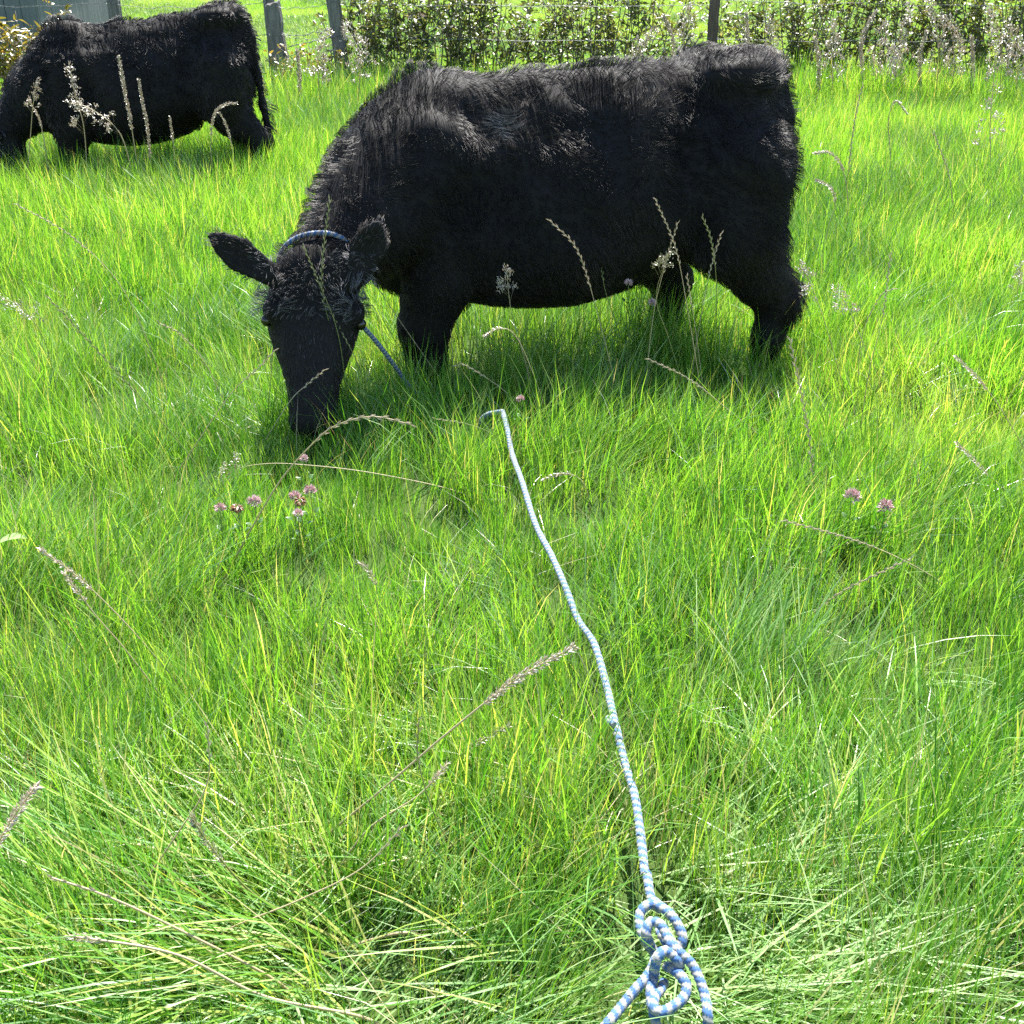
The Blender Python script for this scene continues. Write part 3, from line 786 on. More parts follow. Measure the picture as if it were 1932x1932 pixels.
def scatter_object(name, sel, label):
    me = bpy.data.meshes.new(name)
    n = len(pos[sel])
    me.vertices.add(n); me.vertices.foreach_set('co', pos[sel].astype(np.float32).ravel())
    a = me.attributes.new('rot', 'FLOAT_VECTOR', 'POINT'); a.data.foreach_set('vector', rot[sel].astype(np.float32).ravel())
    a = me.attributes.new('scl', 'FLOAT', 'POINT'); a.data.foreach_set('value', scl[sel].astype(np.float32))
    a = me.attributes.new('idx', 'INT', 'POINT'); a.data.foreach_set('value', idx[sel].astype(np.int32))
    o = bpy.data.objects.new(name, me); col.objects.link(o)
    nt = bpy.data.node_groups.new(name, 'GeometryNodeTree')
    nt.interface.new_socket('Geometry', in_out='INPUT', socket_type='NodeSocketGeometry')
    nt.interface.new_socket('Geometry', in_out='OUTPUT', socket_type='NodeSocketGeometry')
    gi = nt.nodes.new('NodeGroupInput'); go = nt.nodes.new('NodeGroupOutput')
    ci = nt.nodes.new('GeometryNodeCollectionInfo'); ci.inputs['Collection'].default_value = tmpl
    ci.inputs['Separate Children'].default_value = True; ci.inputs['Reset Children'].default_value = True
    ip = nt.nodes.new('GeometryNodeInstanceOnPoints'); ip.inputs['Pick Instance'].default_value = True
    def named(nm, ty):
        q = nt.nodes.new('GeometryNodeInputNamedAttribute'); q.data_type = ty; q.inputs['Name'].default_value = nm
        return q.outputs['Attribute']
    nt.links.new(gi.outputs[0], ip.inputs['Points']); nt.links.new(ci.outputs[0], ip.inputs['Instance'])
    nt.links.new(named('idx', 'INT'), ip.inputs['Instance Index'])
    er = nt.nodes.new('FunctionNodeEulerToRotation'); nt.links.new(named('rot', 'FLOAT_VECTOR'), er.inputs[0])
    nt.links.new(er.outputs[0], ip.inputs['Rotation'])
    nt.links.new(named('scl', 'FLOAT'), ip.inputs['Scale'])
    nt.links.new(ip.outputs[0], go.inputs[0])
    md = o.modifiers.new('scatter', 'NODES'); md.node_group = nt
    tag(o, label, 'grass', kind='stuff')
    return o
scatter_object('far_meadow_grass', slice(0, nmid), 'long green grass between the near cow and the fence')
scatter_object('field_grass', slice(nmid, None), 'short pale green grass of the field beyond the fence')

# ------------------------------------------------------------------ blue and white rope
def rope_mat():
    m, nt, out = new_mat('braided_rope')
    b = N(nt, 'ShaderNodeBsdfPrincipled'); a = N(nt, 'ShaderNodeAttribute', attribute_name='c')
    r = ramp(nt, [(0.0, (0.25, 0.25, 0.245)), (0.46, (0.22, 0.23, 0.235)), (0.60, (0.045, 0.115, 0.25)), (1.0, (0.03, 0.095, 0.23))], a.outputs['Fac'])
    nt.links.new(r.outputs[0], b.inputs['Base Color']); b.inputs['Roughness'].default_value = 0.75
    b.inputs['Sheen Weight'].default_value = 0.2
    nt.links.new(b.outputs[0], out.inputs['Surface']); return m
M['rope'] = rope_mat()
M['rope_shade'] = M['rope']
def rope_mesh(P, r=ROPE_R, period=0.0172, slant=1, faded=None):
    Q, s = resample(P, 0.0022); k = 20; n = len(Q)
    T, Nn, B = frames(Q)
    a = np.linspace(0, 2 * np.pi, k, endpoint=False)[None]; S = s[:, None]
    u = S / period + slant * a / (2 * np.pi)                       # coloured strands wind round the rope
    zig = 0.12 * np.abs(((a / (2 * np.pi) * 10) % 1) - .5) * 2      # braided edge
    band = ((u + zig) % 1)
    cc = np.clip(.5 + (np.abs(band - .5) - .25) * -9, 0, 1)
    rr = r * (1 + .075 * np.cos(2 * np.pi * (2 * u)) + .05 * np.cos(10 * a / 2 * 1.0 + 2 * np.pi * S / 0.0075))
    rr = rr * (1 + .03 * np.sin(S * 61) + .03 * np.sin(S * 23))
    cc = np.clip(cc + RNG.normal(0, .05, cc.shape), 0, 1)
    V = (Q[:, None] + rr[..., None] * (np.cos(a)[..., None] * Nn[:, None] + np.sin(a)[..., None] * B[:, None])).reshape(-1, 3)
    i = np.arange(n - 1)[:, None] * k; j = np.arange(k)[None]; j2 = (j + 1) % k
    F = np.stack([i + j, i + j2, i + k + j2, i + k + j], -1).reshape(-1, 4)
    V = np.vstack([V, Q[0], Q[-1]]); b0 = n * k
    F3 = np.array([[b0, (q + 1) % k, q] for q in range(k)] + [[b0 + 1, (n - 1) * k + q, (n - 1) * k + (q + 1) % k] for q in range(k)])
    c = cc.ravel()
    if faded is not None:
        w = np.interp(s, faded[0], faded[1]); c = (c.reshape(n, k) * (1 - w[:, None]) + .54 * w[:, None]).ravel()
    return np_mesh('rope', V, [F3, F], True, {'c': np.concatenate([c, [.2, .2]])})
rope = empty('lead_rope', (float(coil_c[0]), float(coil_c[1]), 0.0))
tag(rope, 'blue and white braided rope from the near cow\'s neck across the grass', 'rope')
rinv = Matrix.Translation(-rope.location)
def rope_part(name, P, **kw):
    o = link(name, rope_mesh(P, **kw), M['rope'], rope); o.matrix_parent_inverse = rinv
    return o
# neck loop: found by walking outwards from the neck until the coat ends
nc = np.array([0.975, .415, .585]); ax_ = unit(np.array([0.15, .90, -.30])); e1 = unit(np.cross(ax_, (0, 0, 1.0))); e2 = np.cross(ax_, e1)
ring = []
for th in np.linspace(0, 2 * np.pi, 48, endpoint=False):
    d = e1 * math.cos(th) + e2 * math.sin(th); q = nc.copy()
    for _ in range(29):
        if near_fld.sample(q) > 0.016: break
        q = q + d * .005
    ring.append(q)
ring = np.array(ring)
for _ in range(6): ring = (np.roll(ring, 1, 0) + ring * 2 + np.roll(ring, -1, 0)) / 4
ring = ring * 1.0
neck_w = near_world(np.vstack([ring, ring[:2]]))
rope_part('neck_loop', neck_w, period=.022)
# knot under the jaw and the line that drops from it
kn = at_y(665, 598, 3.60)
rope_part('knot', np.array([kn + np.array([.022 * math.cos(t), .012 * math.sin(2 * t), .022 * math.sin(t)]) for t in np.linspace(0, 7.2, 12)]))
low = int(np.argmin(neck_w[:, 2]))
drop = [neck_w[low], (neck_w[low] + kn) / 2 + np.array([0, 0, -.01]), kn, at_y(700, 633, 3.66), at_y(728, 668, 3.72), at_y(762, 715, 3.78), at_y(800, 765, 3.70)]
lp0 = lead_pts[0]
hid = [np.array([-.36, 3.55, .05]), np.array([-.15, 3.50, .05]), np.array([lp0[0] - .06, lp0[1] + .03, .13]), lp0]
rope_part('hanging_line', np.array(drop + hid))
rope_part('lead_line', lead_pts, faded=([0, .6, 1.6, 2.4], [.70, .6, .3, .0]))
for px, z in loops_px:
    rope_part('rope_loop', np.array([at_z(*zoom7(x, y), zz) for (x, y), zz in zip(px, z)]))
wp = lead_pts[10]
rope_part('rope_whipping', np.array([wp + np.array([-.012, .012, .004]), wp + np.array([-.013, -.006, .008]), wp + np.array([-.004, -.018, .010])]), r=.007)

# ------------------------------------------------------------------ fence
M['post'] = simple_mat('weathered_post_wood', [(0.25, (0.07, 0.065, 0.06)), (0.6, (0.17, 0.16, 0.145)), (0.85, (0.26, 0.25, 0.22))], 0.85, 9, 0.25, 0.6, (5, 5, .6), detail=8)
M['post_brown'] = simple_mat('brown_post_wood', [(0.25, (0.05, 0.035, 0.028)), (0.7, (0.14, 0.10, 0.08))], 0.85, 9, 0.25, 0.6, (5, 5, .6), detail=8)
M['wire'] = simple_mat('galvanised_wire', [(0.3, (0.10, 0.10, 0.10)), (0.7, (0.22, 0.22, 0.21))], 0.45, 60, 0.6)
fence = empty('wire_fence', (0, FENCE_Y, 0))
tag(fence, 'old wire fence with uneven weathered wooden posts behind the cows', 'fence')
finv = Matrix.Translation(-fence.location)
def fpart(name, me, mat, label=None):
    o = link(name, me, mat, fence); o.matrix_parent_inverse = finv
    if label: o['label'] = label
    return o
def post_mesh(base, top, w, d, seed, k=10, square=.6):
    g = np.random.default_rng(seed)
    P = np.linspace(0, 1, 12)[:, None] * (np.array(top) - np.array(base)) + np.array(base)
    P[:, 0] += np.cumsum(g.normal(0, .004, 12)); P[:, 1] += np.cumsum(g.normal(0, .004, 12))
    a = np.linspace(0, 2 * np.pi, k * 2, endpoint=False)
    n = 2 + 4 * square
    rr = 1 / (np.abs(np.cos(a)) ** n + np.abs(np.sin(a)) ** n) ** (1 / n)
    ridge = 1 + g.normal(0, .05, k * 2)
    V = []
    for i, p in enumerate(P):
        q = rr * ridge * (1 + g.normal(0, .015, k * 2)) * (1.05 - .08 * i / 11)
        V.append(np.stack([p[0] + w / 2 * q * np.cos(a), p[1] + d / 2 * q * np.sin(a), np.full(k * 2, p[2]) + (g.normal(0, .006, k * 2) if i == 11 else 0) + (.02 * np.cos(a) if i == 11 else 0)], 1))
    K = k * 2
    V = np.concatenate(V + [P[-1:] + np.array([[0, 0, .004]])])
    F4 = [[i * K + j, i * K + (j + 1) % K, (i + 1) * K + (j + 1) % K, (i + 1) * K + j] for i in range(11) for j in range(K)]
    F3 = [[12 * K, 11 * K + j, 11 * K + (j + 1) % K] for j in range(K)]
    mb = MB(); mb.add(V, F3, F4); return mb.mesh('post', False)
def fx(px, Y=FENCE_Y, py=60): return at_y(px, py, Y)[0]
posts = [
    (fx(216, py=30), fx(214, py=5), 1.25, .125, 'post', 'grey square post behind the far cow\'s back', 0.0, 1),
    (fx(503, py=40), fx(494, py=3), 1.28, .11, 'post', 'grey green upright post beside the far cow\'s rump', .30, 2),
    (fx(548, py=165), fx(518, py=12), .93, .13, 'post', 'dark leaning broken post right of the far cow', -.05, 3),
    (fx(652, py=170), fx(628, py=5), 1.25, .135, 'post', 'pale grey split post at the left end of the hedge', 0.0, 4),
    (fx(1342, py=90), fx(1347, py=5), 1.30, .105, 'post_brown', 'brown round post rising from the hedge above the near cow', -.05, 5),
    (fx(2100, py=90), fx(2105, py=5), 1.3, .11, 'post_brown', None, 0, 6),
    (fx(-130, py=90), fx(-135, py=5), 1.25, .12, 'post', None, 0, 7)]
PT = []
for (xb, xt, h, w, mt, lb, dy, sd) in posts:
    po = fpart('post', post_mesh((xb, FENCE_Y + dy, -.05), (xt, FENCE_Y + dy, h), w, w * .85, sd, square=.15 if mt == 'post_brown' else .7), M[mt], lb)
    for z in (.30, .62, .94):
        if z > h - .03: continue
        xc = xb + (xt - xb) * (z + .05) / (h + .05); t = np.linspace(0, 2 * np.pi, 15)
        ringp = np.stack([xc + (w * .56) * np.cos(t), FENCE_Y + dy + (w * .49) * np.sin(t), z + .02 * np.sin(t + sd)], 1)
        V, F4, F3 = tube(ringp, .003, 5); mb = MB(); mb.add(V, F3, F4); link('wire_tie', mb.mesh('wire_tie'), M['wire'], po)
    PT.append((xb, xt, dy, h))
def wire(P, r=.0020, barbs=True, seed=1):
    g = np.random.default_rng(seed)
    Q, s = resample(np.array(P), .05)
    mb = MB()
    for ph in (0, np.pi):
        o = Q.copy(); o[:, 2] += .004 * np.sin(s * 40 + ph); o[:, 1] += .004 * np.cos(s * 40 + ph)
        V, F4, F3 = tube(o, r * .75, 5); mb.add(V, F3, F4)
    if barbs:
        for d in np.arange(.06, s[-1], .12):
            c = np.array([np.interp(d, s, Q[:, k]) for k in range(3)])
            for _ in range(2):
                v = unit(g.normal(size=3)) * .018
                V, F4, F3 = tube(np.array([c - v, c, c + v]), r * .6, 4); mb.add(V, F3, F4)
    return mb.mesh('wire')
def sag(x0, z0, x1, z1, s_, y0=0, y1=0, wob=0, seed=0):
    t = np.linspace(0, 1, 13); g = np.random.default_rng(seed)
    return np.stack([x0 + (x1 - x0) * t, FENCE_Y - .07 + y0 + (y1 - y0) * t, z0 + (z1 - z0) * t - s_ * 4 * t * (1 - t) + wob * g.normal(0, 1, 13) * np.sin(np.pi * t)], 1)
order = sorted(PT)
for (p, q) in zip(order[:-1], order[1:]):
    for j, z in enumerate((.30, .62, .94)):
        zz = z + RNG.normal(0, .02)
        fpart('wire', wire(sag(p[0] + (p[1] - p[0]) * z / p[3], zz, q[0] + (q[1] - q[0]) * z / q[3], z + RNG.normal(0, .02), .02 + .03 * RNG.random(), p[2] * .5, q[2] * .5, .008, j), seed=j + 3), M['wire'])
za = at_y(552, 88, FENCE_Y)[2]; zb = at_y(630, 72, FENCE_Y)[2]
fpart('wire', wire(sag(fx(545, py=90), za, fx(632, py=72), zb + .02, .0, 0, 0, .012, 77), r=.004), M['wire'])
fpart('wire', wire(sag(fx(525, py=40), at_y(525, 60, FENCE_Y)[2], fx(630, py=40), at_y(630, 50, FENCE_Y)[2], .05, 0, 0, .01, 78), r=.003), M['wire'])

# ------------------------------------------------------------------ shed wall far behind, upper left corner
M['board'] = simple_mat('grey_boarding', [(0.3, (0.10, 0.115, 0.11)), (0.7, (0.16, 0.175, 0.165))], 0.85, 3, 0.2, 0.3, (4, 4, .5))
M['roofing'] = simple_mat('grey_roof_sheet', [(0.3, (0.14, 0.14, 0.14)), (0.7, (0.22, 0.22, 0.22))], 0.6, 3, 0.4)
shed = empty('shed', (-9.0, 18.0, 0)); tag(shed, 'low grey boarded shed beyond the fence at the upper left corner', 'shed')
sinv = Matrix.Translation(-shed.location)
xr = at_y(212, 30, 21.3)[0]
bw = .24
bm = MB(); bm.box((0, 0, 1.15), (bw / 2 - .004, .012, 1.15)); bme = bm.mesh('board', False); bme.materials.append(M['board'])
for i in range(28):
    o = bpy.data.objects.new('board', bme); col.objects.link(o); o.parent = shed; o.matrix_parent_inverse = sinv
    o.location = (xr - bw / 2 - i * bw, 18.0 + (.004 if i % 2 else 0) - .02, -.05 + RNG.normal(0, .01))
mb = MB(); mb.box((xr - 14 * bw, 19.6, 1.1), (14 * bw - .01, 1.57, 1.12)); o = link('wall', mb.mesh('wall', False), M['board'], shed); o.matrix_parent_inverse = sinv
mb = MB(); mb.box((xr - 14 * bw, 19.55, 2.36), (14 * bw + .15, 1.85, .04), Euler((rad(5), 0, 0)).to_matrix()); o = link('roof', mb.mesh('roof', False), M['roofing'], shed); o.matrix_parent_inverse = sinv

# ------------------------------------------------------------------ molehill in the far field
M['earth'] = simple_mat('loose_earth', [(0.3, (0.05, 0.035, 0.025)), (0.7, (0.11, 0.08, 0.06))], 0.95, 30, 0.1, .5)
mh = at_z(787, 26, .1)
u = np.linspace(0, 1, 8); w = np.linspace(0, 2 * np.pi, 18, endpoint=False)
HV = np.array([[mh[0] + (.30 + .05 * math.sin(3 * q)) * r * math.cos(q), mh[1] + .26 * r * math.sin(q), .17 * (1 - r * r) + RNG.normal(0, .012) - .02] for r in u for q in w])
mb = MB(); mb.add(HV, F4=[[i * 18 + j, (i + 1) * 18 + j, (i + 1) * 18 + (j + 1) % 18, i * 18 + (j + 1) % 18] for i in range(7) for j in range(18)])
tag(link('molehill', mb.mesh('molehill'), M['earth']), 'small brown molehill in the field beyond the fence', 'molehill')

# ------------------------------------------------------------------ hedge: leafy shrubs along the fence
M['leaf'] = leaf_mat('shrub_leaf', [(0.0, (0.045, 0.07, 0.02)), (0.4, (0.10, 0.125, 0.04)), (0.75, (0.18, 0.19, 0.07)), (1.0, (0.28, 0.25, 0.13))], 0.42, 0.03, 0.45, (1.2, 1.15, .5), rand_amt=.1)
M['leaf_yellow'] = leaf_mat('yellowing_leaf', [(0.0, (0.09, 0.10, 0.02)), (0.5, (0.20, 0.17, 0.04)), (1.0, (0.34, 0.22, 0.08))], 0.42, 0.05, 0.4, (1.2, 1.1, .5))
M['twig'] = simple_mat('shrub_twig', [(0.3, (0.10, 0.08, 0.055)), (0.7, (0.20, 0.17, 0.12))], 0.8, 30, 0.3)
def leaf_geo(C, D, U, L, W):
    """many pointed oval leaves, folded along the midrib: base C, direction D, face U"""
    n = len(C); S = np.cross(D, U); S /= np.linalg.norm(S, axis=1)[:, None] + 1e-9
    U = np.cross(S, D)
    L = L[:, None]; W = W[:, None]
    p0 = C; p1 = C + D * L * .35 + S * W - U * W * -.35; p2 = C + D * L * .35 - S * W + U * W * .35
    m = C + D * L * .38; p3 = C + D * L * .75 + S * W * .62 + U * W * .12 - U * L * .06; p4 = C + D * L * .75 - S * W * .62 + U * W * .12 - U * L * .06
    tp = C + D * L - U * L * .16; m2 = C + D * L * .75 - U * L * .06
    V = np.stack([p0, p1, p2, m, p3, p4, m2, tp], 1).reshape(-1, 3)
    b = (np.arange(n) * 8)[:, None]
    F3 = np.concatenate([b + np.array(f) for f in ([0, 3, 1], [0, 2, 3], [4, 6, 7], [6, 5, 7])])
    F4 = np.concatenate([b + np.array(f) for f in ([1, 3, 6, 4], [3, 2, 5, 6])])
    return V, F3, F4
def shrub(name, x, y, h, rx, ry, nst, per, label, mat='leaf', seed=0, L=.075, group=None, low=.05):
    g = np.random.default_rng(seed)
    root = empty(name, (x, y, 0)); tag(root, label, 'shrub', group)
    st = MB(); C = []; D = []
    for i in range(nst):
        a = g.uniform(0, 6.28); r0 = g.uniform(0, .5)
        b = np.array([r0 * rx * math.cos(a), r0 * ry * math.sin(a), -.03]); hh = h * g.uniform(.6, 1.08)
        tip = np.array([b[0] * 1.2 + rx * .6 * g.normal(0, .8), b[1] * 1.2 + ry * .5 * g.normal(0, .8), hh])
        P = np.array([b, b * .6 + tip * .4 + g.normal(0, .03, 3), b * .2 + tip * .8 + g.normal(0, .04, 3), tip])
        Q, s = resample(P, .09)
        V, F4, F3 = tube(Q, np.linspace(.008, .0025, len(Q)), 5); st.add(V, F3, F4)
        k = int(per * g.uniform(.7, 1.3)); t = g.uniform(low, 1, k) ** .85
        q = np.stack([np.interp(t * s[-1], s, Q[:, c]) for c in range(3)], 1)
        th = g.uniform(0, 6.28, k); out = np.stack([np.cos(th), np.sin(th), g.normal(.25, .45, k)], 1); out /= np.linalg.norm(out, axis=1)[:, None]
        side = g.random(k) * .10 * (1.1 - t) + .012
        C.append(q + out * side[:, None]); D.append(out + np.array([0, 0, -.15]))
        for m_ in range(5):       # side twigs
            tt = g.uniform(.2, .85); q0 = np.array([np.interp(tt * s[-1], s, Q[:, c]) for c in range(3)])
            dv = unit([g.normal(), g.normal(), abs(g.normal(.8, .4))]) * g.uniform(.10, .24)
            V, F4, F3 = tube(np.array([q0, q0 + dv * .55 + np.array([0, 0, -.008]), q0 + dv]), np.array([.0035, .0025, .0015]), 4); st.add(V, F3, F4)
            kk = 7; tq = g.uniform(.2, 1, kk)[:, None]
            C.append(q0 + dv * tq); dd = g.normal(size=(kk, 3)) + dv / np.linalg.norm(dv); D.append(dd / np.linalg.norm(dd, axis=1)[:, None])
    C = np.concatenate(C); D = np.concatenate(D); D /= np.linalg.norm(D, axis=1)[:, None]
    n = len(C)
    U = g.normal(size=(n, 3)) * .7 + np.array([0, 0, 1.0])
    V, F3, F4 = leaf_geo(C, D, U, L * g.uniform(.6, 1.35, n), L * .17 * g.uniform(.7, 1.4, n))
    cc = np.clip(g.normal(.42, .22, n), 0, 1)
    link('stems', st.mesh('stems'), M['twig'], root)
    o = link('foliage', np_mesh('foliage', V, [F3, F4], False, {'c': np.repeat(cc, 8)}), M[mat], root); tag(o, kind='stuff')
    return root
ordn = ['first', 'second', 'third', 'fourth', 'fifth', 'sixth', 'seventh', 'eighth', 'ninth', 'tenth', 'eleventh', 'twelfth', 'thirteenth']
hx = [700, 770, 850, 925, 1010, 1090, 1165, 1250, 1420, 1510, 1600, 1690, 1790, 1880, 1960, 2060]
hh = [1.25, 1.4, 1.35, 1.4, 1.15, 1.35, 1.45, 1.15, 1.35, 1.4, 1.5, 1.45, 1.5, 1.5, 1.5, 1.5]
for i, (px, h_) in enumerate(zip(hx, hh)):
    x = fx(px, FENCE_Y + .35, 90)
    dens = .55 if px in (1010, 1250) else 1.0
    if i < 8: lb = 'leafy green shrub in the hedge, %s to the right of the pale split post' % ordn[i]
    else: lb = 'leafy green shrub in the hedge, %s to the right of the brown post' % ordn[i - 8]
    shrub('hedge_shrub', x, FENCE_Y + .35 + RNG.normal(0, .15), h_ * RNG.uniform(.9, 1.1), .55, .42, int(17 * dens), 40, lb, seed=100 + i, group='shrubs of the hedge')
shrub('weed_shrub', fx(30, 10.3, 130), 10.3, .95, .45, .35, 14, 40, 'yellowing leafy bush behind the far cow\'s neck', 'leaf_yellow', 131, .085)
shrub('weed_shrub', fx(105, 11.3, 80), 11.3, .95, .30, .3, 9, 34, 'brownish yellow bush just behind the far cow\'s shoulders', 'leaf_yellow', 132, .075)
shrub('weed_shrub', fx(605, 12.0, 130), 12.0, .55, .28, .2, 9, 26, 'small yellow green weed between the leaning post and split post', 'leaf_yellow', 133, .06)
shrub('weed_shrub', fx(545, 11.9, 160), 11.9, .45, .22, .2, 8, 24, 'brown tangled weed at the foot of the leaning post', 'leaf_yellow', 134, .055)

# ------------------------------------------------------------------ seed stalks, each where it stands
def spikelet_geo(C, D, U, L, W):
    """closed four-sided husks"""
    S = np.cross(D, U); S /= np.linalg.norm(S, axis=1)[:, None] + 1e-9; U = np.cross(S, D)
    L = L[:, None]; W = W[:, None]; m = C + D * L * .42
    V = np.stack([C, m + S * W, m + U * W * .7, m - S * W, m - U * W * .7, C + D * L], 1).reshape(-1, 3)
    b = (np.arange(len(C)) * 6)[:, None]
    F3 = np.concatenate([b + np.array(f) for f in ([0, 2, 1], [0, 3, 2], [0, 4, 3], [0, 1, 4], [5, 1, 2], [5, 2, 3], [5, 3, 4], [5, 4, 1])])
    return V, F3
def stalk(px_path, kind, label, Y=None, head=.16, green=False, w=.0013, seed=0, size=1.0, z0=.02, ytip=0.0):
    """px_path: root ... tip read off the photograph; stands at the depth of its root"""
    g = np.random.default_rng(seed)
    if Y is None: Y = at_z(*px_path[0], .06)[1]
    n = len(px_path)
    pts = [at_y(px, py, Y + ytip * i / (n - 1)) for i, (px, py) in enumerate(px_path)]
    base = pts[0].copy(); base[2] = gz(base[0], base[1]) - .02
    if pts[0][2] > .05: pts = [base + np.array([(pts[0][0] - pts[1][0]) * .3, 0, 0])] + pts
    else: pts[0] = base
    Q, s = resample(np.array(pts), .012)
    root = empty('seed_stalk', tuple(base)); tag(root, label, 'grass stalk', 'seed stalks standing in the meadow')
    inv = Matrix.Translation(-Vector(base))
    V, F4, F3 = tube(Q, np.linspace(w * 1.35, w * .75, len(Q)), 5)
    mb = MB(); mb.add(V, F3, F4, c=np.clip(np.linspace(.25 if green else .55, .85 if green else 1.0, len(V)), 0, 1))
    o = link('stem', mb.mesh('stem'), M['stemgreen'] if green else M['straw'], root); o.matrix_parent_inverse = inv
    T, Nn, B = frames(Q)
    Ls = s[-1]; hd = min(head * size, Ls * .7)
    def at(d):
        d = np.atleast_1d(d)
        p = np.stack([np.interp(d, s, Q[:, c]) for c in range(3)], 1); i = np.clip(np.searchsorted(s, d), 0, len(s) - 1)
        return p, T[i], Nn[i], B[i]
    C, D, U, L, W = [], [], [], [], []
    if kind == 'rye':                       # flat husks left and right in turn
        k = int(hd / (.0105 * size)); d = np.linspace(Ls - hd, Ls - .004, k); p, t, nn_, bb = at(d)
        sg = np.where(np.arange(k) % 2, 1, -1)[:, None]
        ax = unit(np.cross(t.mean(0), (0, 1, 0)))
        D_ = t + sg * ax * .33 + g.normal(0, .05, (k, 3)); D_ /= np.linalg.norm(D_, axis=1)[:, None]
        C, D, U, L, W = p, D_, np.tile([0, -1.0, 0.1], (k, 1)), g.uniform(.013, .019, k) * size, g.uniform(.0017, .0026, k) * size
    elif kind == 'spike':                   # dense soft cylinder
        k = int(hd / .0011); d = Ls - hd + hd * g.random(k) ** .95; p, t, nn_, bb = at(d)
        th = g.uniform(0, 6.28, k)[:, None]; o_ = nn_ * np.cos(th) + bb * np.sin(th)
        fr = np.clip((d - Ls + hd) / hd, 0, 1); rr = (.0055 * np.sin(np.pi * np.clip(fr * .86 + .09, 0, 1)) ** .6 * size)[:, None]
        D_ = t * .8 + o_ * .55 + g.normal(0, .15, (k, 3)); D_ /= np.linalg.norm(D_, axis=1)[:, None]
        C, D, U, L, W = p + o_ * rr * .5, D_, o_, g.uniform(.007, .012, k) * size, g.uniform(.0012, .0019, k) * size
    else:                                   # panicle: clusters on short branches
        k = int(9 * size + 4); br = MB()
        for i in range(k):
            fr = i / (k - 1); p, t, nn_, bb = at(Ls - hd + hd * fr); p = p[0]; t = t[0]
            th = g.uniform(0, 6.28); o_ = nn_[0] * math.cos(th) + bb[0] * math.sin(th)
            ln = (.045 * (1 - fr) + .008) * size * g.uniform(.5, 1.2)
            q = p + (o_ * .75 + t * .75) * ln
            V, F4, F3 = tube(np.array([p, (p + q) / 2 + t * .003, q]), .0004, 3); br.add(V, F3, F4, c=.6)
            m_ = int(10 + 8 * (1 - fr))
            cc = q + g.normal(0, .0055, (m_, 3)) * size; dd = (o_ * .5 + t) + g.normal(0, .45, (m_, 3)); dd /= np.linalg.norm(dd, axis=1)[:, None]
            C.append(cc); D.append(dd); U.append(g.normal(size=(m_, 3))); L.append(g.uniform(.007, .012, m_) * size); W.append(g.uniform(.0013, .0022, m_) * size)
        C, D, U, L, W = [np.concatenate(q) for q in (C, D, U, L, W)]
        o = link('branches', br.mesh('branches'), M['straw'], root); o.matrix_parent_inverse = inv
    V, F3 = spikelet_geo(C, D, U, L, W)
    cc = np.clip(g.normal(.62, .2, len(C)), 0, 1)
    o = link('seed_head', np_mesh('seed_head', V, [F3], False, {'c': np.repeat(cc, 6)}), M['seedgreen'] if green else M['seed'], root)
    o.matrix_parent_inverse = inv; tag(o, kind='stuff')
    return root
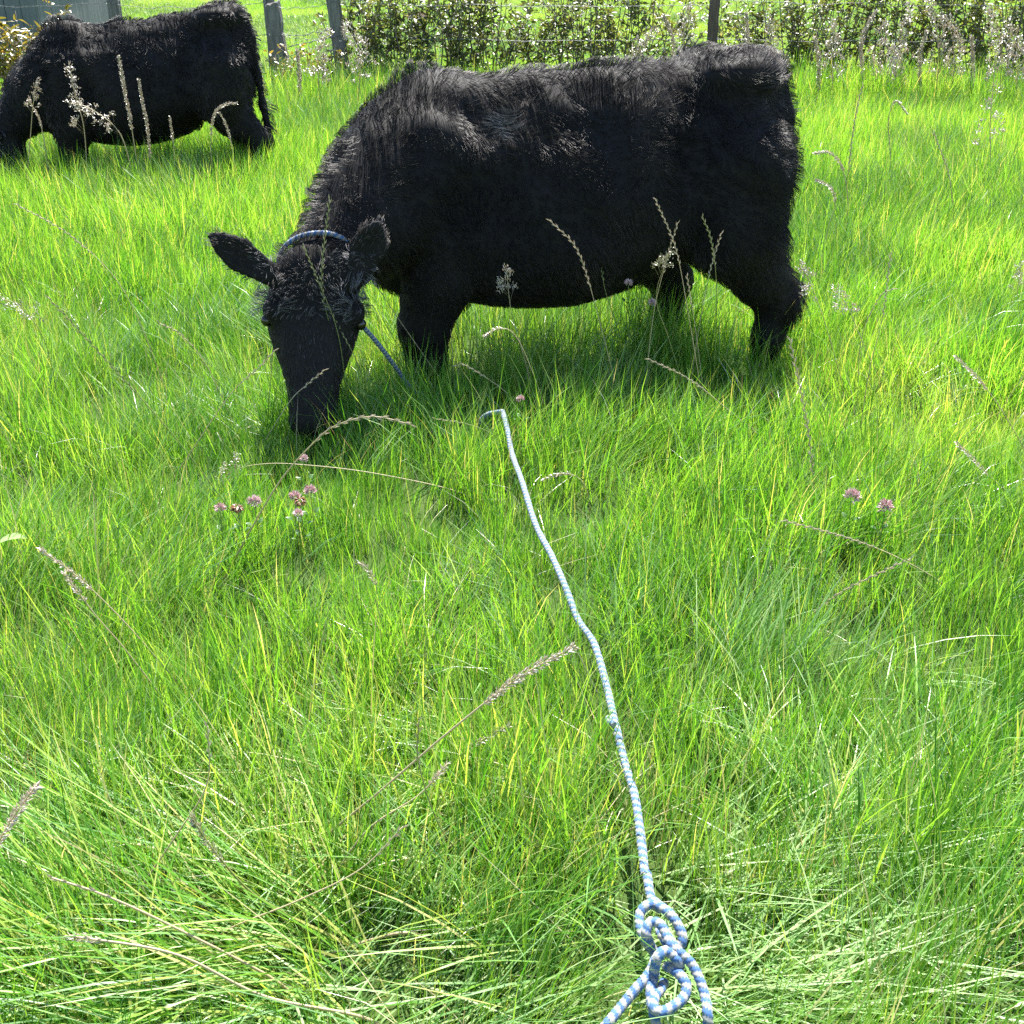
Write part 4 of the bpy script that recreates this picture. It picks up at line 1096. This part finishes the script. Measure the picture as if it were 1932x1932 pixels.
stalks = [
    # around the head and front leg of the near cow
    ([(662, 812), (628, 640), (607, 530), (622, 375)], 'rye', 'tall green rye stalk crossing the near cow\'s forehead upright', dict(green=True, head=.30, size=1.2)),
    ([(660, 815), (640, 640), (600, 530), (572, 463)], 'rye', 'thinner rye stalk forking left across the near cow\'s forelock', dict(green=True, head=.14)),
    ([(850, 742), (752, 602), (700, 525), (655, 472)], 'rye', 'rye stalk leaning left in front of the near cow\'s right hand ear', dict(head=.20)),
    ([(700, 810), (680, 700), (635, 610), (618, 575)], 'rye', 'rye stalk leaning left over the near cow\'s cheek', dict(green=True, head=.16)),
    ([(330, 900), (430, 750), (490, 692), (520, 660)], 'rye', 'brown stalk rising to the right to touch the near cow\'s eye', dict(head=.16)),
    ([(505, 790), (512, 700), (518, 630), (529, 581)], 'rye', 'short upright rye stalk in front of the near cow\'s left cheek', dict(head=.15)),
    ([(490, 850), (545, 760), (580, 725), (614, 697)], 'rye', 'short reddish stalk slanting across the near cow\'s nose', dict(head=.10)),
    ([(430, 1080), (520, 920), (595, 832), (640, 800), (705, 786), (776, 801)], 'rye', 'arching stalk with a big pale ear bending right below the muzzle', dict(head=.20, size=1.35, w=.0020)),
    ([(870, 930), (700, 892), (560, 876), (490, 876), (440, 888), (415, 912)], 'panicle', 'horizontal stalk with a drooping pale panicle bending left below the muzzle', dict(head=.13)),
    ([(815, 715), (812, 620), (822, 540), (831, 456)], 'rye', 'tallest upright stalk in front of the near cow\'s front leg', dict(head=.20)),
    ([(812, 718), (808, 640), (807, 560)], 'rye', 'leftmost short stalk in front of the near cow\'s front leg', dict(green=True, head=.10)),
    ([(842, 722), (834, 620), (825, 548)], 'rye', 'green stalk right of the tallest one before the front leg', dict(green=True, head=.14)),
    ([(856, 722), (850, 620), (837, 535)], 'rye', 'rightmost thin stalk in front of the near cow\'s front leg', dict(head=.13)),
    ([(990, 800), (960, 745), (880, 690), (860, 690)], 'rye', 'low stalk leaning left beside the near cow\'s front hoof', dict(head=.12)),
    # below the belly
    ([(1010, 760), (985, 660), (965, 590), (955, 508)], 'panicle', 'pale fluffy panicle standing out against the near cow\'s belly', dict(head=.11, size=1.1)),
    ([(1040, 800), (1000, 690), (970, 630), (940, 620), (914, 634)], 'spike', 'nodding pale seed head curling left under the near cow\'s belly', dict(head=.075)),
    ([(1170, 760), (1140, 640), (1110, 530), (1085, 465), (1036, 415)], 'rye', 'bright pale rye ear leaning left across the near cow\'s belly', dict(head=.24, size=1.2)),
    ([(1180, 720), (1165, 620), (1140, 540), (1128, 450)], 'rye', 'thin upright stalk right of the bright ear on the belly', dict(green=True, head=.16)),
    ([(1330, 780), (1300, 600), (1275, 470), (1236, 375)], 'rye', 'tall stalk leaning left in front of the near cow\'s far hind leg', dict(head=.24)),
    ([(1215, 760), (1232, 600), (1255, 500), (1279, 420)], 'rye', 'stalk leaning right and crossing the tall one at the far hind leg', dict(head=.18)),
    ([(1345, 760), (1352, 560), (1343, 460), (1325, 408)], 'rye', 'stalk between the hind legs leaning left at its tip', dict(green=True, head=.18)),
    ([(1300, 740), (1322, 600), (1340, 510), (1361, 440)], 'rye', 'stalk between the hind legs leaning right at its tip', dict(head=.16)),
    ([(1330, 760), (1312, 620), (1296, 520)], 'rye', 'short stalk between the two crossing pairs at the hind legs', dict(head=.12)),
    ([(1440, 830), (1370, 770), (1300, 715), (1222, 677)], 'rye', 'long pale stalk lying left across the shadow under the cow', dict(head=.22)),
    ([(1300, 760), (1262, 640), (1238, 560), (1262, 480)], 'panicle', 'dull feathery panicle in the shade before the far hind leg', dict(head=.09, green=True)),
    # right of the hind leg
    ([(1590, 730), (1560, 620), (1535, 550), (1513, 500)], 'panicle', 'pinkish panicle just right of the near cow\'s hock', dict(head=.14, size=1.2)),
    ([(1660, 720), (1625, 640), (1600, 580), (1575, 545)], 'panicle', 'second pinkish panicle farther right of the hock', dict(head=.13, size=1.2)),
    ([(1540, 960), (1532, 880), (1523, 800), (1505, 710), (1490, 640)], 'rye', 'long pale rye ear standing right of the hind leg', dict(head=.34, size=1.3)),
    ([(1618, 760), (1625, 640), (1660, 560), (1688, 545)], 'rye', 'brown rye stalk leaning right in the sunny grass', dict(head=.16)),
    ([(1500, 640), (1470, 590), (1430, 580), (1395, 588)], 'rye', 'arching green stalk bending left over the near cow\'s hind leg', dict(green=True, head=.10, ytip=-.05)),
    ([(1960, 900), (1900, 790), (1850, 720), (1802, 672)], 'spike', 'pale narrow seed head leaning left near the right edge', dict(head=.16)),
    ([(1935, 960), (1880, 910), (1805, 836)], 'spike', 'brown narrow seed head below the pale one at the right edge', dict(head=.16)),
    ([(1790, 1110), (1700, 1055), (1600, 1015), (1478, 982)], 'rye', 'brown stalk lying left in the middle of the right side', dict(head=.26)),
    ([(1500, 1190), (1570, 1128), (1640, 1090), (1720, 1053)], 'rye', 'pale stalk rising right, crossing below the brown one', dict(head=.26)),
    ([(1620, 830), (1640, 700), (1665, 600), (1680, 480)], 'rye', 'upright tan stalk in the grass right of the near cow', dict(head=.2)),
    # centre and left of the rope
    ([(590, 1600), (720, 1490), (860, 1370), (980, 1278), (1086, 1218)], 'spike', 'long straw stalk with pale dense head leaning right to the rope', dict(head=.16, size=1.25, w=.0020)),
    ([(800, 1480), (850, 1440), (900, 1402), (962, 1368)], 'spike', 'shorter greenish head below the long pale one', dict(green=True, head=.11)),
    ([(1110, 935), (1095, 905), (1065, 893), (1025, 905)], 'spike', 'dry nodding head just right of the rope\'s far end', dict(head=.09)),
    ([(-60, 1690), (-20, 1620), (20, 1550), (68, 1482)], 'spike', 'pale fluffy head leaning right at the lower left edge', dict(head=.15, size=1.3, w=.0018)),
    ([(360, 1320), (250, 1190), (160, 1100), (76, 1035)], 'spike', 'brownish head leaning left in the grass at the left side', dict(head=.14)),
    ([(330, 1350), (240, 1230), (180, 1160), (120, 1080)], 'spike', 'second brownish head just below the first at the left side', dict(head=.08)),
    ([(520, 1080), (350, 850), (210, 690), (90, 560)], 'rye', 'long thin green stalk slanting up left below the far cow', dict(green=True, head=.3)),
    ([(330, 780), (240, 560), (140, 450), (30, 385)], 'rye', 'pale stalk slanting up left near the left edge', dict(head=.28)),
    ([(440, 800), (390, 690), (340, 630), (300, 610)], 'rye', 'short pale stalk left of the near cow\'s muzzle', dict(head=.14)),
    ([(120, 820), (90, 660), (45, 585), (0, 560)], 'panicle', 'thin panicle leaning out of the left edge', dict(head=.16, green=True)),
    ([(700, 1180), (710, 1110), (690, 1070), (676, 1062)], 'spike', 'small brown head nodding left in the middle grass', dict(head=.08)),
    ([(1010, 880), (930, 820), (880, 800), (820, 790)], 'rye', 'green stalk lying left just before the rope\'s end', dict(green=True, head=.1)),
    # lower left, flattened
    ([(760, 1760), (480, 1850), (250, 1900), (20, 1965)], 'panicle', 'long straw stalk lying flat along the bottom left edge', dict(head=.20, w=.0022)),
    ([(520, 1850), (330, 1750), (200, 1690), (95, 1655)], 'rye', 'long straw stalk lying to the left over the flattened grass', dict(head=.10, w=.0022)),
    ([(560, 1740), (470, 1680), (400, 1600), (360, 1540)], 'spike', 'green flat head lying over the flattened grass', dict(green=True, head=.10, size=1.2, w=.002)),
    ([(640, 1640), (700, 1560), (790, 1500), (845, 1440)], 'spike', 'dry stalk beside the foot of the long pale one', dict(head=.06, w=.0016)),
    ([(700, 1925), (500, 1880), (330, 1800), (130, 1765)], 'spike', 'pale flat blade-like stalk lying left near the bottom edge', dict(head=.05, w=.0024)),
    ([(420, 1760), (560, 1700), (680, 1640), (760, 1560)], 'rye', 'thin straw rising right from the flattened grass', dict(head=.08, w=.0014)),
    ([(250, 1700), (330, 1580), (390, 1480), (392, 1370)], 'rye', 'thin straw standing upright left of the flattened grass', dict(head=.07, w=.0014)),
    ([(900, 1650), (830, 1560), (790, 1440), (790, 1360)], 'rye', 'thin green straw standing upright left of the rope', dict(head=.10, green=True, w=.0014)),
    # before the far cow
    ([(165, 330), (158, 240), (142, 180), (130, 125)], 'panicle', 'brown panicle before the far cow\'s shoulder', dict(Y=7.6, head=.22, size=2.0, w=.003)),
    ([(262, 330), (248, 240), (235, 170), (224, 107)], 'spike', 'tallest brown spike in front of the far cow\'s flank', dict(Y=7.6, head=.24, size=1.9, w=.003)),
    ([(286, 330), (278, 240), (268, 190), (262, 150)], 'spike', 'tan spike right of the tallest before the far cow', dict(Y=7.6, head=.32, size=1.6, w=.003)),
    ([(400, 340), (398, 260), (405, 215), (425, 197), (446, 195)], 'spike', 'nodding brown head before the far cow\'s hind leg', dict(Y=7.6, head=.20, size=1.6, w=.003)),
    ([(52, 330), (58, 250), (62, 200), (70, 150)], 'panicle', 'left one of two thin heads before the far cow\'s neck', dict(Y=7.6, head=.16, size=1.4, w=.003)),
    ([(92, 330), (82, 260), (72, 220), (54, 190)], 'spike', 'right one of two thin heads before the far cow\'s neck', dict(Y=7.6, head=.14, size=1.3, w=.003)),
    ([(250, 330), (225, 250), (170, 205), (132, 195)], 'panicle', 'arching panicle bending left before the far cow\'s leg', dict(Y=7.4, head=.22, size=1.7, w=.003)),
    ([(445, 340), (438, 280), (428, 240), (414, 212)], 'spike', 'small upright head left of the far cow\'s tail', dict(Y=7.6, head=.14, size=1.3, w=.003)),
    ([(330, 340), (328, 280), (320, 220)], 'spike', 'short dark head in front of the far cow\'s belly', dict(Y=7.6, head=.12, size=1.3, w=.003)),
    # right, towards the hedge
    ([(1600, 330), (1608, 260), (1618, 200), (1628, 160)], 'rye', 'tall brown stalk in the far grass right of the near cow\'s rump', dict(Y=7.3, head=.3, size=1.7, w=.003)),
    ([(1600, 390), (1590, 320), (1565, 288), (1535, 290)], 'spike', 'arching pale head bending left beside the near cow\'s rump', dict(Y=6.2, head=.16, size=1.4, w=.0025)),
    ([(1870, 330), (1868, 240), (1874, 160), (1878, 95)], 'panicle', 'tall brown panicle near the hedge at the right edge', dict(Y=7.6, head=.36, size=2.2, w=.003)),
    ([(1560, 440), (1575, 390), (1568, 355), (1540, 340)], 'spike', 'small pale nodding head right of the near cow\'s thigh', dict(Y=5.6, head=.12, size=1.4, w=.002)),
    ([(1930, 640), (1920, 560), (1925, 500)], 'panicle', 'small brown panicle on the right edge', dict(head=.12)),
    ([(1680, 300), (1676, 230), (1690, 190), (1712, 215)], 'spike', 'bent brown stem in the far grass at the right', dict(Y=7.4, head=.12, size=1.3, w=.003)),
    ([(1800, 420), (1790, 330), (1762, 250)], 'rye', 'pale thin stalk in the far grass left of the right edge', dict(Y=6.4, head=.2, size=1.4, w=.0025)),
]
for i, (p, k, lb, kw) in enumerate(stalks): stalk(p, k, lb, seed=300 + i, **kw)
# tall dry reed grass along the hedge
for i, (px, py, tp) in enumerate([(1625, 150, 20), (1660, 155, 45), (1700, 150, 10), (1735, 160, 60), (1770, 160, 5), (1800, 150, 35), (1835, 160, 70), (1690, 160, 90), (1570, 150, 40), (1545, 160, 70), (1890, 160, 20), (1920, 150, 50), (1270, 130, 30), (1200, 130, 60), (1290, 130, 10), (1410, 130, 25), (1460, 130, 40), (600, 170, 60), (565, 180, 95), (680, 170, 50)]):
    lean = RNG.normal(0, 14)
    look = ('fluffy' if i % 3 else 'narrow') + (' leaning left' if lean < -5 else ' leaning right' if lean > 5 else ' upright')
    if px < 700: lb = 'dry %s reed stalk, %s' % (look, {600: 'between leaning and split posts', 565: 'against the leaning post', 680: 'right of the split post'}[px])
    elif px < 1340: lb = 'dry %s reed stalk, %s left of the brown post' % (look, {1290: 'first', 1270: 'second', 1200: 'third'}[px])
    elif px < 1500: lb = 'dry %s reed stalk, %s right of the brown post' % (look, {1410: 'first', 1460: 'second'}[px])
    else: lb = 'dry %s reed stalk before the hedge, %s right of the near cow' % (look, ordn[[1545, 1570, 1625, 1660, 1690, 1700, 1735, 1770, 1800, 1835, 1890, 1920].index(px)])
    stalk([(px + lean * .2, py + 30), (px, (py + tp) / 2), (px + lean * .6, tp + 18), (px + lean, tp)], 'panicle' if i % 3 else 'spike', lb, Y=11.4 - .02 * i, head=.36, size=3.0, w=.004, seed=500 + i)

# ------------------------------------------------------------------ clover
M['petal'] = leaf_mat('clover_petal', [(0.0, (0.48, 0.26, 0.27)), (0.5, (0.62, 0.42, 0.42)), (1.0, (0.72, 0.60, 0.58))], 0.4, 0.05, .5, (1, .9, .95))
M['petal_dead'] = leaf_mat('withered_petal', [(0.0, (0.16, 0.06, 0.02)), (1.0, (0.30, 0.14, 0.05))], 0.3, 0.05, .5, (1, .9, .9))
M['clover'] = leaf_mat('clover_leaf', [(0.0, (0.04, 0.11, 0.025)), (1.0, (0.09, 0.18, 0.05))], 0.4, 0.02, .5)
def clover(px, py, label, z=.20, r=.013, dead=False, seed=0, Y=None):
    g = np.random.default_rng(seed)
    c = at_z(px, py, z) if Y is None else at_y(px, py, Y)
    root = empty('clover_flower', (c[0], c[1], 0)); tag(root, label, 'flower', 'clover flowers in the grass')
    inv = Matrix.Translation(-root.location)
    Q, s = resample(np.array([[c[0] + g.normal(0, .02), c[1] + g.normal(0, .02), -.01], [c[0] + g.normal(0, .01), c[1], c[2] * .5], [c[0], c[1], c[2] - r * .6]]), .02)
    mb = MB(); V, F4, F3 = tube(Q, .0014, 5); mb.add(V, F3, F4, c=.5); o = link('stem', mb.mesh('stem'), M['stemgreen'], root); o.matrix_parent_inverse = inv; stem = o
    n = 90; v = g.normal(size=(n, 3)); v[:, 2] = np.abs(v[:, 2]) * 1.1 - .45; v /= np.linalg.norm(v, axis=1)[:, None]
    D = v + np.array([0, 0, .55]) + g.normal(0, .12, (n, 3)); D /= np.linalg.norm(D, axis=1)[:, None]
    if dead: D[:, 2] -= .9; D /= np.linalg.norm(D, axis=1)[:, None]
    V, F3 = spikelet_geo(c + v * r * .45 + np.array([0, 0, -.003]), D, g.normal(size=(n, 3)), r * g.uniform(.65, .95, n), r * .13 * g.uniform(.8, 1.3, n))
    o = link('flower_head', np_mesh('flower_head', V, [F3], False, {'c': np.repeat(np.clip(g.normal(.5, .25, n), 0, 1), 6)}), M['petal_dead'] if dead else M['petal'], root); o.matrix_parent_inverse = inv
    for j in range(3):
        a = 2.1 * j + seed
        ctr = np.array([c[0], c[1], c[2] - .075]) + np.array([.012 * math.cos(a), .012 * math.sin(a), 0])
        V, F3, F4 = leaf_geo(ctr[None], unit([math.cos(a), math.sin(a), .8])[None], np.array([[0, 0, 1.0]]), np.array([.022]), np.array([.008]))
        mb = MB(); mb.add(V, F3, F4, c=.5); o = link('leaf', mb.mesh('leaf', False), M['clover'], stem)
for i, (px, py, lb, dd, rr) in enumerate([
    (415, 958, 'small pink clover at the left end of the flower group', False, .011), (479, 946, 'largest pink clover in the group left of centre', False, .014),
    (447, 956, 'withered brown clover between two pink ones at left', True, .012), (556, 936, 'pink clover touching the rusty withered one', False, .012),
    (566, 944, 'rusty withered clover in the right part of the group', True, .012), (585, 926, 'pink clover at the upper right end of the group', False, .013),
    (562, 968, 'pale pink clover lowest in the group', False, .010), (573, 864, 'small pink clover below the near cow\'s muzzle', False, .009),
    (1608, 936, 'tall pink clover standing in the grass at right', False, .016), (1671, 955, 'fading tan pink clover right of the tall pink one', False, .015),
    (982, 752, 'pink clover by the far end of the rope', False, .010)]):
    clover(px, py, lb, .24, rr * 1.35, dd, 40 + i)
clover(1186, 533, 'dusky pink clover in the shade under the cow\'s belly', seed=61, Y=3.95, r=.015)
clover(1231, 570, 'purple pink clover before the far hind leg', seed=62, Y=3.95, r=.015)

# ------------------------------------------------------------------ dock leaf at the left edge
dk = at_z(-15, 1035, .16); dt = at_z(52, 1018, .19)
root = empty('dock_plant', (dk[0], dk[1], 0)); tag(root, 'broad pale dock leaf poking through the grass at the left edge', 'plant')
inv = Matrix.Translation(-root.location)
mb = MB(); Q = np.linspace(0, 1, 9)[:, None] * (dt - dk) + dk; Q[:, 2] += .015 * np.sin(np.linspace(0, 3.1, 9)); wv = np.array([.004, .013, .019, .022, .022, .019, .014, .008, .001])
d = unit(dt - dk); sv = unit(np.cross(d, (0, 0, 1)))
V = np.concatenate([np.stack([Q - sv * wv[:, None] + np.array([0, 0, .006]), Q, Q + sv * wv[:, None] + np.array([0, 0, .006])], 1).reshape(-1, 3)])
mb.add(V, F4=[[i * 3 + j, i * 3 + j + 1, i * 3 + j + 4, i * 3 + j + 3] for i in range(8) for j in range(2)], c=.9)
o = link('leaf', mb.mesh('leaf'), M['coarse'], root); o.matrix_parent_inverse = inv
V, F4, F3 = tube(np.array([[dk[0] - .03, dk[1], -.02], [dk[0] - .02, dk[1], .09], dk]), .002, 5); mb = MB(); mb.add(V, F3, F4, c=.5)
o = link('leaf_stalk', mb.mesh('leaf_stalk'), M['stemgreen'], root); o.matrix_parent_inverse = inv
